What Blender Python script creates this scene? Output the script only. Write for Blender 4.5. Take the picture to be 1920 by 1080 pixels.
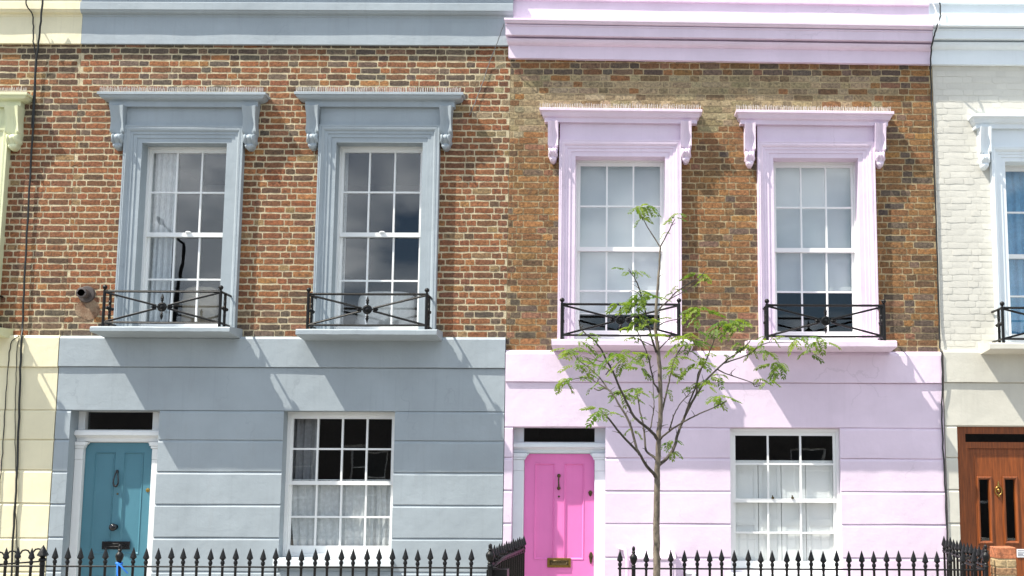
import bpy, bmesh, math, random
from mathutils import Vector, Matrix, noise as mnoise
rnd = random.Random(7)
SC = bpy.context.scene
for o in list(bpy.data.objects):
    bpy.data.objects.remove(o)
R = math.radians

# ------------------------------------------------------------------ camera
F_PX, PPX, PPY, DIST, EYE = 2400.0, 1160.0, 540.0, 14.5, 2.0
PITCH, ROLL = R(7.83), 0.004
fw = Vector((0, math.cos(PITCH), math.sin(PITCH)))
up0 = Vector((0, -math.sin(PITCH), math.cos(PITCH)))
rt0 = Vector((1, 0, 0))
rt = rt0 * math.cos(ROLL) + up0 * math.sin(ROLL)
up = up0 * math.cos(ROLL) - rt0 * math.sin(ROLL)
CAM = Vector((0, -DIST, EYE))
cd = bpy.data.cameras.new('camera')
cam = bpy.data.objects.new('camera', cd)
SC.collection.objects.link(cam)
m = Matrix((rt, up, -fw)).transposed().to_4x4()
m.translation = CAM
cam.matrix_world = m
cd.sensor_width = 36
cd.lens = 36 * F_PX / 1920
cd.shift_x = (960 - PPX) / 1920
cd.shift_y = 0
cd.clip_start, cd.clip_end = 0.1, 2000
SC.camera = cam

# ------------------------------------------------------------------ sky, sun, exposure
SUN = Vector((-2.05, -1.0, 3.42)).normalized()          # towards the sun
wd = bpy.data.worlds.new('World'); SC.world = wd; wd.use_nodes = True
wn, wl = wd.node_tree.nodes, wd.node_tree.links
for n in list(wn): wn.remove(n)
wo = wn.new('ShaderNodeOutputWorld'); bg = wn.new('ShaderNodeBackground')
sky = wn.new('ShaderNodeTexSky'); sky.sky_type = 'NISHITA'; sky.sun_disc = False
sky.sun_elevation = math.asin(SUN.z); sky.sun_rotation = math.atan2(SUN.x, SUN.y) % (2 * math.pi)
sky.air_density = 0.85; sky.dust_density = 0.3; sky.ozone_density = 3.0
tc = wn.new('ShaderNodeTexCoord')
sx = wn.new('ShaderNodeSeparateXYZ'); wl.new(tc.outputs['Generated'], sx.inputs[0])
zz = wn.new('ShaderNodeMath'); zz.operation = 'MAXIMUM'; zz.inputs[1].default_value = 0.0
wl.new(sx.outputs['Z'], zz.inputs[0])
za = wn.new('ShaderNodeMath'); za.operation = 'ADD'; za.inputs[1].default_value = 0.32; wl.new(zz.outputs[0], za.inputs[0])
vd = wn.new('ShaderNodeVectorMath'); vd.operation = 'DIVIDE'
cz = wn.new('ShaderNodeCombineXYZ')
for i in range(3): wl.new(za.outputs[0], cz.inputs[i])
wl.new(tc.outputs['Generated'], vd.inputs[0]); wl.new(cz.outputs[0], vd.inputs[1])
cn = wn.new('ShaderNodeTexNoise'); cn.inputs['Scale'].default_value = 2.1; cn.inputs['Detail'].default_value = 9
cn.inputs['Roughness'].default_value = 0.56; cn.inputs['Distortion'].default_value = 0.25
mp = wn.new('ShaderNodeMapping'); mp.inputs['Location'].default_value = (3.6, 3.5, 0.0)
wl.new(vd.outputs[0], mp.inputs[0]); wl.new(mp.outputs[0], cn.inputs['Vector'])
cr = wn.new('ShaderNodeValToRGB'); cr.color_ramp.elements[0].position = 0.44; cr.color_ramp.elements[1].position = 0.60
wl.new(cn.outputs['Fac'], cr.inputs[0])
cn2 = wn.new('ShaderNodeTexNoise'); cn2.inputs['Scale'].default_value = 4.0; cn2.inputs['Detail'].default_value = 7
wl.new(mp.outputs[0], cn2.inputs['Vector'])
cr2 = wn.new('ShaderNodeValToRGB')
cr2.color_ramp.elements[0].position = 0.43; cr2.color_ramp.elements[0].color = (12.0, 13.4, 15.0, 1)
cr2.color_ramp.elements[1].position = 0.58; cr2.color_ramp.elements[1].color = (24, 25.2, 26.4, 1)
wl.new(cn2.outputs['Fac'], cr2.inputs[0])
mx = wn.new('ShaderNodeMix'); mx.data_type = 'RGBA'
wl.new(cr.outputs[0], mx.inputs['Factor']); wl.new(sky.outputs[0], mx.inputs['A']); wl.new(cr2.outputs[0], mx.inputs['B'])
wl.new(mx.outputs['Result'], bg.inputs['Color']); bg.inputs['Strength'].default_value = 0.070
wl.new(bg.outputs[0], wo.inputs[0])
sd = bpy.data.lights.new('sun', 'SUN'); sd.energy = 5.0; sd.angle = R(0.53); sd.color = (1.0, 0.94, 0.84)
so = bpy.data.objects.new('sun', sd); SC.collection.objects.link(so)
so.rotation_euler = SUN.to_track_quat('Z', 'Y').to_euler(); so.location = (-10, -10, 20)
SC.view_settings.view_transform = 'Standard'; SC.view_settings.look = 'None'
SC.view_settings.exposure = 0.84; SC.view_settings.gamma = 1.0; SC.view_settings.use_curve_mapping = False
SC.render.engine = 'CYCLES'
SC.cycles.use_denoising = True
SC.cycles.max_bounces = 8; SC.cycles.transparent_max_bounces = 24

# ------------------------------------------------------------------ photo pixel -> point on a vertical plane y = Y
def P(px, py, Y=0.0):
    d = rt * ((px - PPX) / F_PX) + up * (-(py - PPY) / F_PX) + fw
    t = (Y - CAM.y) / d.y
    return CAM + d * t
def X(px, py, Y=0.0): return P(px, py, Y).x
def Z(px, py, Y=0.0): return P(px, py, Y).z

# ------------------------------------------------------------------ mesh builder
class MB:
    def __init__(s): s.v = []; s.f = []; s.tint = None
    def add(s, vs, fs):
        b = len(s.v); s.v += [tuple(v) for v in vs]; s.f += [tuple(i + b for i in f) for f in fs]
    def box(s, x0, x1, y0, y1, z0, z1):
        s.add([(x0,y0,z0),(x1,y0,z0),(x1,y1,z0),(x0,y1,z0),(x0,y0,z1),(x1,y0,z1),(x1,y1,z1),(x0,y1,z1)],
              [(0,3,2,1),(4,5,6,7),(0,1,5,4),(1,2,6,5),(2,3,7,6),(3,0,4,7)])
    def bbox(s, x0, x1, y0, y1, z0, z1, b=0.004):      # box with chamfered edges (convex hull of 24 points)
        bm = bmesh.new()
        for X_, sx_ in ((x0, 1), (x1, -1)):
            for Y_, sy_ in ((y0, 1), (y1, -1)):
                for Z_, sz_ in ((z0, 1), (z1, -1)):
                    bm.verts.new((X_, Y_ + sy_*b, Z_ + sz_*b)); bm.verts.new((X_ + sx_*b, Y_, Z_ + sz_*b)); bm.verts.new((X_ + sx_*b, Y_ + sy_*b, Z_))
        bmesh.ops.convex_hull(bm, input=bm.verts)
        bmesh.ops.dissolve_limit(bm, angle_limit=0.01, verts=bm.verts, edges=bm.edges)
        bm.verts.index_update()
        s.add([v.co for v in bm.verts], [[v.index for v in f.verts] for f in bm.faces]); bm.free()
    def tube(s, pts, rad, n=8, cap=True):
        pts = [Vector(p) for p in pts]
        if not isinstance(rad, (list, tuple)): rad = [rad] * len(pts)
        T = (pts[1] - pts[0]).normalized()
        a = Vector((0, 0, 1)) if abs(T.z) < 0.9 else Vector((0, 1, 0))
        u = T.cross(a).normalized()
        rings = []
        for i, p in enumerate(pts):
            t = ((pts[min(i+1, len(pts)-1)] - pts[max(i-1, 0)])).normalized()
            u = (u - t * u.dot(t)).normalized(); w = t.cross(u)
            rings.append([p + (u * math.cos(2*math.pi*k/n) + w * math.sin(2*math.pi*k/n)) * rad[i] for k in range(n)])
        vs = [q for r_ in rings for q in r_]; fs = []
        for i in range(len(pts) - 1):
            for k in range(n):
                fs.append((i*n + k, i*n + (k+1) % n, (i+1)*n + (k+1) % n, (i+1)*n + k))
        if cap: fs += [tuple(range(n))[::-1], tuple((len(pts)-1)*n + k for k in range(n))]
        s.add(vs, fs)
    def lathe(s, c, prof, n=10, sy=1.0, ph=0.0):         # prof: (r, z) bottom to top
        vs = []; fs = []
        for r_, z in prof:
            for k in range(n):
                a = 2*math.pi*k/n + ph
                vs.append((c[0] + r_*math.cos(a), c[1] + r_*math.sin(a)*sy, c[2] + z))
        for i in range(len(prof) - 1):
            for k in range(n):
                fs.append((i*n+k, i*n+(k+1) % n, (i+1)*n+(k+1) % n, (i+1)*n+k))
        fs += [tuple(range(n))[::-1], tuple((len(prof)-1)*n+k for k in range(n))]
        s.add(vs, fs)
    def sphere(s, c, r_, n=10, m_=6, sc=(1,1,1)):
        prof = [(max(1e-4, r_*math.sin(math.pi*i/m_)), -r_*math.cos(math.pi*i/m_)) for i in range(m_+1)]
        b = len(s.v); s.lathe((0,0,0), prof, n)
        s.v[b:] = [(c[0]+v[0]*sc[0], c[1]+v[1]*sc[1], c[2]+v[2]*sc[2]) for v in s.v[b:]]
    def grid(s, fn, nu, nv):
        vs = [fn(i/nu, j/nv) for j in range(nv+1) for i in range(nu+1)]
        s.add(vs, [(j*(nu+1)+i, j*(nu+1)+i+1, (j+1)*(nu+1)+i+1, (j+1)*(nu+1)+i) for j in range(nv) for i in range(nu)])
    def holes(s, x0, x1, z0, z1, hs, y0, y1, extra=()):   # slab in the xz plane with rectangular openings
        xs = sorted({x0, x1, *[h[0] for h in hs], *[h[1] for h in hs]}); zs = sorted({z0, z1, *[h[2] for h in hs], *[h[3] for h in hs]})
        xs = [x for x in xs if x0 <= x <= x1]; zs = [z for z in zs if z0 <= z <= z1]
        ny = len(zs)
        idx = lambda i, j, k: (i*ny + j)*2 + k
        vs = [(x, y, z) for x in xs for z in zs for y in (y0, y1)]
        def solid(i, j):
            if i < 0 or j < 0 or i >= len(xs)-1 or j >= ny-1: return False
            cx, cz_ = (xs[i]+xs[i+1])/2, (zs[j]+zs[j+1])/2
            return not any(h[0] < cx < h[1] and h[2] < cz_ < h[3] for h in hs)
        fs = []
        for i in range(len(xs)-1):
            for j in range(ny-1):
                if not solid(i, j): continue
                fs.append((idx(i,j,0), idx(i+1,j,0), idx(i+1,j+1,0), idx(i,j+1,0)))
                fs.append((idx(i,j,1), idx(i,j+1,1), idx(i+1,j+1,1), idx(i+1,j,1)))
                if not solid(i-1, j): fs.append((idx(i,j,0), idx(i,j+1,0), idx(i,j+1,1), idx(i,j,1)))
                if not solid(i+1, j): fs.append((idx(i+1,j,0), idx(i+1,j,1), idx(i+1,j+1,1), idx(i+1,j+1,0)))
                if not solid(i, j-1): fs.append((idx(i,j,0), idx(i,j,1), idx(i+1,j,1), idx(i+1,j,0)))
                if not solid(i, j+1): fs.append((idx(i,j+1,0), idx(i+1,j+1,0), idx(i+1,j+1,1), idx(i,j+1,1)))
        used = sorted({q for f in fs for q in f}); re_ = {q: n for n, q in enumerate(used)}
        s.add([vs[q] for q in used], [[re_[q] for q in f] for f in fs])

WORG = {}
def link(o, parent=None, label=None, cat=None, group=None, kind=None, origin=None):
    SC.collection.objects.link(o)
    org = Vector(origin) if origin is not None else Vector((0,0,0))
    WORG[o.name] = org
    if parent:
        o.parent = parent; o.location = org - WORG[parent.name]
    else:
        o.location = org
    if label: o['label'] = label
    if cat: o['category'] = cat
    if group: o['group'] = group
    if kind: o['kind'] = kind
    return o
def thing(name, label, cat, loc=(0,0,0), group=None):
    return link(bpy.data.objects.new(name, None), None, label, cat, group, None, loc)
def build(mb, name, mat, parent=None, smooth=None, label=None, cat=None, group=None, kind=None, origin=None):
    if origin is None:
        n = len(mb.v)
        lo = [min(v[i] for v in mb.v) for i in range(3)]; hi = [max(v[i] for v in mb.v) for i in range(3)]
        origin = [(lo[0]+hi[0])/2, (lo[1]+hi[1])/2, lo[2]]
    me = bpy.data.meshes.new(name)
    me.from_pydata([(v[0]-origin[0], v[1]-origin[1], v[2]-origin[2]) for v in mb.v], [], mb.f)
    bm = bmesh.new(); bm.from_mesh(me); bmesh.ops.recalc_face_normals(bm, faces=bm.faces); bm.to_mesh(me); bm.free()
    if smooth is not None:
        me.shade_smooth(); me.set_sharp_from_angle(angle=R(smooth))
    me.materials.append(mat)
    return link(bpy.data.objects.new(name, me), parent, label, cat, group, kind, origin)

# ------------------------------------------------------------------ materials
def new_mat(name):
    mt = bpy.data.materials.new(name); mt.use_nodes = True
    nt = mt.node_tree; return mt, nt.nodes, nt.links, nt.nodes['Principled BSDF']
def noise_node(N, L, vec, scale, detail=5, rough=0.55, stretch=None):
    if stretch:
        mp_ = N.new('ShaderNodeMapping'); mp_.inputs['Scale'].default_value = stretch; L.new(vec, mp_.inputs[0]); vec = mp_.outputs[0]
    t = N.new('ShaderNodeTexNoise'); t.inputs['Scale'].default_value = scale; t.inputs['Detail'].default_value = detail; t.inputs['Roughness'].default_value = rough
    L.new(vec, t.inputs['Vector']); return t.outputs['Fac']
def ramp(N, L, fac, p0, c0, p1, c1):
    r_ = N.new('ShaderNodeValToRGB'); e = r_.color_ramp.elements
    e[0].position, e[0].color = p0, (*c0, 1); e[1].position, e[1].color = p1, (*c1, 1); L.new(fac, r_.inputs[0]); return r_.outputs[0]
def mul(N, L, a, b, fac=1.0):
    n = N.new('ShaderNodeMix'); n.data_type = 'RGBA'; n.blend_type = 'MULTIPLY'; n.inputs['Factor'].default_value = fac
    L.new(a, n.inputs['A']); L.new(b, n.inputs['B']); return n.outputs['Result']
def mixc(N, L, fac, a, col):
    n = N.new('ShaderNodeMix'); n.data_type = 'RGBA'; L.new(fac, n.inputs['Factor']); L.new(a, n.inputs['A']); n.inputs['B'].default_value = (*col, 1); return n.outputs['Result']
def bump(N, L, h, strength, dist, prev=None):
    b = N.new('ShaderNodeBump'); b.inputs['Strength'].default_value = strength; b.inputs['Distance'].default_value = dist; L.new(h, b.inputs['Height'])
    if prev: L.new(prev, b.inputs['Normal'])
    return b.outputs[0]

def paint(name, col, rough=0.55, var=0.10, b1=0.60, b2=0.40, dirt=0.32, dirtcol=(0.22, 0.20, 0.17), cracks=False):
    mt, N, L, B = new_mat(name)
    g = N.new('ShaderNodeNewGeometry').outputs['Position']
    n1 = noise_node(N, L, g, 1.6, 6, 0.6)
    c = ramp(N, L, n1, 0.3, [x*(1-var) for x in col], 0.7, [min(1, x*(1+var*0.6)) for x in col])
    n2 = noise_node(N, L, g, 3.0, 8, 0.68, (3.2, 1, 0.55))
    d = N.new('ShaderNodeMapRange'); d.inputs['From Min'].default_value = 0.56; d.inputs['From Max'].default_value = 0.82; d.inputs['To Max'].default_value = dirt
    L.new(n2, d.inputs['Value'])
    c = mixc(N, L, d.outputs[0], c, [x*0.5 + y*0.5 for x, y in zip(col, dirtcol)])
    n5 = noise_node(N, L, g, 3.0, 5, 0.6, (7, 1, 0.3)); d5 = N.new('ShaderNodeMapRange'); d5.inputs['From Min'].default_value = 0.55; d5.inputs['From Max'].default_value = 0.80; d5.inputs['To Max'].default_value = dirt*0.8
    L.new(n5, d5.inputs['Value']); c = mixc(N, L, d5.outputs[0], c, [x*0.62 for x in col])
    if cracks:
        vo = N.new('ShaderNodeTexVoronoi'); vo.feature = 'DISTANCE_TO_EDGE'; vo.inputs['Scale'].default_value = 1.1
        wv = N.new('ShaderNodeVectorMath'); wv.operation = 'ADD'; nt_ = N.new('ShaderNodeTexNoise'); nt_.inputs['Scale'].default_value = 5; nt_.inputs['Detail'].default_value = 5
        L.new(g, nt_.inputs['Vector']); sc_ = N.new('ShaderNodeVectorMath'); sc_.operation = 'SCALE'; sc_.inputs['Scale'].default_value = 0.35; L.new(nt_.outputs['Color'], sc_.inputs[0])
        L.new(g, wv.inputs[0]); L.new(sc_.outputs[0], wv.inputs[1]); L.new(wv.outputs[0], vo.inputs['Vector'])
        lt = N.new('ShaderNodeMapRange'); lt.inputs['From Min'].default_value = 0.004; lt.inputs['From Max'].default_value = 0.010; lt.inputs['To Min'].default_value = 1.0; lt.inputs['To Max'].default_value = 0.0; L.new(vo.outputs['Distance'], lt.inputs['Value'])
        gt = N.new('ShaderNodeMapRange'); gt.inputs['From Min'].default_value = 0.56; gt.inputs['From Max'].default_value = 0.62; L.new(noise_node(N, L, g, 0.9, 2), gt.inputs['Value'])
        ml = N.new('ShaderNodeMath'); ml.operation = 'MULTIPLY'; L.new(lt.outputs[0], ml.inputs[0]); L.new(gt.outputs[0], ml.inputs[1])
        m2 = N.new('ShaderNodeMath'); m2.operation = 'MULTIPLY'; m2.inputs[1].default_value = 0.18; L.new(ml.outputs[0], m2.inputs[0])
        c = mixc(N, L, m2.outputs[0], c, [x*0.45 for x in col])
    L.new(c, B.inputs['Base Color'])
    B.inputs['Roughness'].default_value = rough
    h1 = noise_node(N, L, g, 5.0, 4, 0.5); h2 = noise_node(N, L, g, 38, 4, 0.6)
    nb = bump(N, L, h1, b1, 0.012); nb = bump(N, L, h2, b2, 0.003, nb)
    L.new(nb, B.inputs['Normal'])
    return mt
def plain(name, col, rough=0.5, metal=0.0, var=0.12, scale=25, bmp=0.0, spec=0.5):
    mt, N, L, B = new_mat(name)
    g = N.new('ShaderNodeNewGeometry').outputs['Position']
    n1 = noise_node(N, L, g, scale, 5)
    c = ramp(N, L, n1, 0.3, [x*(1-var) for x in col], 0.7, [min(1, x*(1+var)) for x in col])
    L.new(c, B.inputs['Base Color']); B.inputs['Roughness'].default_value = rough; B.inputs['Metallic'].default_value = metal
    B.inputs['Specular IOR Level'].default_value = spec
    if bmp: L.new(bump(N, L, noise_node(N, L, g, scale*2, 5), bmp, 0.004), B.inputs['Normal'])
    return mt
def brick_mat(name, painted=None):
    mt, N, L, B = new_mat(name)
    g = N.new('ShaderNodeNewGeometry').outputs['Position']
    at = N.new('ShaderNodeAttribute'); at.attribute_name = 'tint'
    oi = N.new('ShaderNodeObjectInfo')
    c = mul(N, L, at.outputs['Color'], oi.outputs['Color'])
    n1 = noise_node(N, L, g, 34, 7, 0.7)
    c = mul(N, L, c, ramp(N, L, n1, 0.30, (0.34, 0.34, 0.37), 0.66, (1.5, 1.45, 1.38)))
    n3 = noise_node(N, L, g, 11, 6, 0.65)
    d = N.new('ShaderNodeMapRange'); d.inputs['From Min'].default_value = 0.54; d.inputs['From Max'].default_value = 0.74; d.inputs['To Max'].default_value = 0.75
    L.new(n3, d.inputs['Value']); c = mixc(N, L, d.outputs[0], c, (0.055, 0.045, 0.038))
    n4 = noise_node(N, L, g, 70, 3, 0.5)
    d2 = N.new('ShaderNodeMapRange'); d2.inputs['From Min'].default_value = 0.68; d2.inputs['From Max'].default_value = 0.74; d2.inputs['To Max'].default_value = 0.7
    L.new(n4, d2.inputs['Value']); c = mixc(N, L, d2.outputs[0], c, (0.42, 0.34, 0.24))
    L.new(c, B.inputs['Base Color']); B.inputs['Roughness'].default_value = 0.85; B.inputs['Specular IOR Level'].default_value = 0.25
    nb = bump(N, L, noise_node(N, L, g, 45, 6, 0.7), 0.8, 0.006); nb = bump(N, L, noise_node(N, L, g, 16, 3, 0.5), 0.6, 0.008, nb)
    L.new(nb, B.inputs['Normal'])
    return mt
def mortar_mat(name, col, col2):
    mt, N, L, B = new_mat(name)
    g = N.new('ShaderNodeNewGeometry').outputs['Position']
    c = ramp(N, L, noise_node(N, L, g, 7, 8, 0.7), 0.33, col2, 0.62, col)
    n2 = noise_node(N, L, g, 90, 3)
    c = mul(N, L, c, ramp(N, L, n2, 0.3, (0.75, 0.75, 0.75), 0.6, (1.1, 1.1, 1.1)))
    L.new(c, B.inputs['Base Color']); B.inputs['Roughness'].default_value = 0.95; B.inputs['Specular IOR Level'].default_value = 0.1
    L.new(bump(N, L, noise_node(N, L, g, 60, 5), 0.7, 0.006), B.inputs['Normal'])
    return mt
def glass_mat(name, tint=(0.985, 0.992, 0.99), spec=(1, 1, 1)):
    mt = bpy.data.materials.new(name); mt.use_nodes = True; N, L = mt.node_tree.nodes, mt.node_tree.links
    N.clear(); out = N.new('ShaderNodeOutputMaterial'); tr = N.new('ShaderNodeBsdfTransparent'); gl = N.new('ShaderNodeBsdfGlossy')
    tr.inputs[0].default_value = (*tint, 1); gl.inputs['Color'].default_value = (*spec, 1); gl.inputs['Roughness'].default_value = 0.0
    g = N.new('ShaderNodeNewGeometry').outputs['Position']
    L.new(bump(N, L, noise_node(N, L, g, 2.2, 2, 0.4), 0.03, 0.02), gl.inputs['Normal'])
    fr = N.new('ShaderNodeFresnel'); bf = N.new('ShaderNodeNewGeometry').outputs['Backfacing']; io = N.new('ShaderNodeMapRange'); io.inputs['To Min'].default_value = 1.52; io.inputs['To Max'].default_value = 1/1.52; L.new(bf, io.inputs['Value']); L.new(io.outputs[0], fr.inputs['IOR'])
    ms = N.new('ShaderNodeMixShader'); L.new(fr.outputs[0], ms.inputs[0]); L.new(tr.outputs[0], ms.inputs[1]); L.new(gl.outputs[0], ms.inputs[2])
    L.new(ms.outputs[0], out.inputs[0]); return mt
def leaf_mat(name, c0, c1):
    mt, N, L, B = new_mat(name)
    oi = N.new('ShaderNodeObjectInfo')
    c = ramp(N, L, oi.outputs['Random'], 0.0, c0, 1.0, c1)
    L.new(c, B.inputs['Base Color']); B.inputs['Roughness'].default_value = 0.5
    tl = N.new('ShaderNodeBsdfTranslucent'); c2 = N.new('ShaderNodeMix'); c2.data_type = 'RGBA'; c2.blend_type = 'MULTIPLY'; c2.inputs['Factor'].default_value = 1
    L.new(c, c2.inputs['A']); c2.inputs['B'].default_value = (1.5, 1.7, 0.6, 1); L.new(c2.outputs['Result'], tl.inputs[0])
    ms = N.new('ShaderNodeMixShader'); ms.inputs[0].default_value = 0.45
    L.new(B.outputs[0], ms.inputs[1]); L.new(tl.outputs[0], ms.inputs[2]); L.new(ms.outputs[0], N['Material Output'].inputs[0])
    return mt
def wood_mat(name, col):
    mt, N, L, B = new_mat(name)
    g = N.new('ShaderNodeNewGeometry').outputs['Position']
    n = noise_node(N, L, g, 9, 6, 0.65, (5, 5, 0.35))
    L.new(ramp(N, L, n, 0.32, [x*0.55 for x in col], 0.68, [x*1.35 for x in col]), B.inputs['Base Color'])
    B.inputs['Roughness'].default_value = 0.38
    L.new(bump(N, L, n, 0.15, 0.002), B.inputs['Normal']); return mt
def bark_mat(name, k=1.0):
    mt, N, L, B = new_mat(name)
    g = N.new('ShaderNodeNewGeometry').outputs['Position']
    n = noise_node(N, L, g, 28, 7, 0.7, (1, 1, 0.4))
    L.new(ramp(N, L, n, 0.34, (0.05*k, 0.039*k, 0.03*k), 0.66, (0.23*k, 0.19*k, 0.14*k)), B.inputs['Base Color']); B.inputs['Roughness'].default_value = 0.8
    L.new(bump(N, L, n, 0.7, 0.006), B.inputs['Normal']); return mt
def slab_mat(name, c0, c1, scale=6, b=0.4):
    mt, N, L, B = new_mat(name)
    g = N.new('ShaderNodeNewGeometry').outputs['Position']
    n = noise_node(N, L, g, scale, 8, 0.7)
    L.new(ramp(N, L, n, 0.3, c0, 0.7, c1), B.inputs['Base Color']); B.inputs['Roughness'].default_value = 0.9
    L.new(bump(N, L, noise_node(N, L, g, 70, 4), b, 0.004), B.inputs['Normal']); return mt

M = dict(
    grey=paint('grey_blue_paint', (0.320, 0.368, 0.398), cracks=True), cream=paint('cream_paint', (0.76, 0.70, 0.485), dirtcol=(0.35, 0.34, 0.18)),
    pink=paint('lilac_pink_paint', (0.73, 0.61, 0.73), dirt=0.16, dirtcol=(0.40, 0.28, 0.36), cracks=True), offwhite=paint('off_white_paint', (0.585, 0.57, 0.495)),
    white=paint('white_gloss_paint', (0.80, 0.81, 0.80), 0.35, 0.03, 0.06, 0.05, 0.10), bluewhite=paint('cool_white_paint', (0.74, 0.80, 0.83), 0.45, 0.05, 0.25, 0.2, 0.15),
    creamtrim=paint('pale_green_cream_paint', (0.66, 0.68, 0.44), 0.5, 0.12, 0.3, 0.3, 0.7, (0.12, 0.11, 0.06)),
    blue=paint('teal_blue_door_paint', (0.075, 0.21, 0.27), 0.32, 0.10, 0.05, 0.05, 0.15, (0.05, 0.1, 0.14)),
    magenta=paint('bright_pink_door_paint', (0.80, 0.205, 0.51), 0.38, 0.06, 0.05, 0.08, 0.15, (0.5, 0.1, 0.35)),
    wood=wood_mat('varnished_brown_wood', (0.225, 0.058, 0.011)),
    brick=brick_mat('brick_clay'), mort_pale=mortar_mat('pale_mortar', (0.58, 0.50, 0.335), (0.38, 0.32, 0.21)),
    mort_dark=mortar_mat('buff_mortar', (0.48, 0.385, 0.23), (0.27, 0.21, 0.125)), mort_patch=mortar_mat('smeared_mortar', (0.30, 0.22, 0.15), (0.17, 0.09, 0.055)), mort_white=paint('painted_mortar', (0.585, 0.57, 0.505), 0.6, 0.08, 0.5, 0.4, 0.3),
    glass=glass_mat('window_glass'), iron=plain('black_iron_paint', (0.0045, 0.0047, 0.005), 0.42, 0, 0.4, 60, 0.5, 0.30), cable=plain('black_rubber', (0.012, 0.014, 0.014), 0.5),
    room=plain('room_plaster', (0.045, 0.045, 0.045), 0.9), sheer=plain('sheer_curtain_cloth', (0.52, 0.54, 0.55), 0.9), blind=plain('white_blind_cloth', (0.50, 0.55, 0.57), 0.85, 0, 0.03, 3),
    reflblue=plain('reflection_blue_cloth', (0.13, 0.33, 0.52), 0.9), stripe=plain('grey_curtain_cloth', (0.30, 0.31, 0.33), 0.9), beige=plain('beige_upholstery', (0.40, 0.34, 0.26), 0.9), whitecloth=plain('white_upholstery', (0.70, 0.70, 0.68), 0.9),  # first cloth: blue of a window reflection put into its colour
    brass=plain('aged_brass', (0.36, 0.24, 0.07), 0.32, 1.0, 0.3, 60), darkbrass=plain('tarnished_brass', (0.10, 0.075, 0.035), 0.42, 0.8, 0.4, 60), blackgloss=plain('black_enamel', (0.010, 0.010, 0.013), 0.16),
    flue=plain('brown_plastic', (0.085, 0.07, 0.065), 0.45), leaf=leaf_mat('rowan_leaf', (0.075, 0.14, 0.020), (0.19, 0.24, 0.045)), bark=bark_mat('rowan_bark'), twig=bark_mat('rowan_twig_bark', 0.42),
    slate=slab_mat('roof_slate', (0.06, 0.065, 0.075), (0.11, 0.115, 0.13)), asphalt=slab_mat('asphalt', (0.04, 0.04, 0.042), (0.065, 0.064, 0.062), 3),
    paving=slab_mat('paving_stone', (0.26, 0.245, 0.22), (0.36, 0.34, 0.31), 4), kerb=slab_mat('granite', (0.24, 0.24, 0.24), (0.36, 0.35, 0.34), 9), earth=slab_mat('ground', (0.10, 0.09, 0.07), (0.16, 0.145, 0.11), 3),
    ribbon=plain('blue_ribbon_cloth', (0.015, 0.16, 0.62), 0.5), paper=plain('white_paper', (0.78, 0.80, 0.82), 0.7, 0, 0.02), ink=plain('grey_ink', (0.12, 0.13, 0.16), 0.8),
    spike=plain('pale_plastic_spikes', (0.52, 0.49, 0.46), 0.5), steel=plain('grey_steel', (0.18, 0.19, 0.19), 0.45, 0.6), oppbrick=slab_mat('sooty_brick', (0.05, 0.045, 0.042), (0.09, 0.08, 0.075), 5), dark=plain('dark_slate_glass', (0.02, 0.022, 0.025), 0.15),
    white_line=plain('white_road_paint', (0.7, 0.7, 0.68), 0.8),
)
GR, PK, CR, WH = 'grey', 'pink', 'cream', 'white'

# ------------------------------------------------------------------ ground
def sheet(name, mat, x0, x1, y0, y1, z):
    b = MB(); b.grid(lambda u, v: (x0 + (x1-x0)*u, y0 + (y1-y0)*v, z), 8, 4); return build(b, name, mat, kind='structure', origin=(0, 0, z))
sheet('ground', M['earth'], -400, 400, -400, 400, -0.16)
sheet('road', M['asphalt'], -300, 300, -12.9, -5.1, -0.12)
sheet('near_pavement', M['paving'], -300, 300, -4.98, -0.02, 0.0)
sheet('far_pavement', M['paving'], -300, 300, -21.95, -13.02, 0.0)
for nm, ya, yb in (('near_kerb', -5.1, -4.98), ('far_kerb', -13.02, -12.9)):
    b = MB(); b.box(-300, 300, ya, yb, -0.17, 0.004); build(b, nm, M['kerb'], kind='structure')

# ------------------------------------------------------------------ profiles swept along a front with mitred returns
def sweep_front(xl, xr, prof, slope=0.0, x0=0.0, left=True, right=True, back=0.05, wob=0.0, seg=1, ret=1.0):
    """prof: (d, z) from bottom to top; xl/xr are the ends where d = 0; returns at free ends go back to the wall."""
    b = MB(); cols = []
    n = len(prof)
    path = []
    if left: path.append(('l', 0))
    for k in range(seg + 1): path.append(('f', k / seg))
    if right: path.append(('r', 0))
    for kind, t in path:
        for i, (d, z) in enumerate(prof):
            a = xl - (d*ret if left else 0); c = xr + (d*ret if right else 0)
            if kind == 'l': x, y = a, back
            elif kind == 'r': x, y = c, back
            else: x, y = a + (c - a) * t, -d
            w = wob * (mnoise.noise(Vector((x*1.7, z*3.0, 1.3)))) if kind == 'f' else 0
            b.v.append((x, y + w, z + slope * (x - x0) + w*0.6))
    for p in range(len(path) - 1):
        for i in range(n - 1):
            b.f.append((p*n+i, (p+1)*n+i, (p+1)*n+i+1, p*n+i+1))
        b.f.append((p*n, p*n+n-1, (p+1)*n+n-1, (p+1)*n)) if False else None
    # close the underside and top to the wall plane
    k0 = len(b.v)
    for p, (kind, t) in enumerate(path):
        for i in (0, n-1):
            v = b.v[p*n+i]; b.v.append((v[0], back, v[2]))
    for p in range(len(path) - 1):
        b.f.append((p*n, k0+p*2, k0+(p+1)*2, (p+1)*n)); b.f.append((p*n+n-1, (p+1)*n+n-1, k0+(p+1)*2+1, k0+p*2+1))
    b.f = [f for f in b.f if f]
    return b

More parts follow.
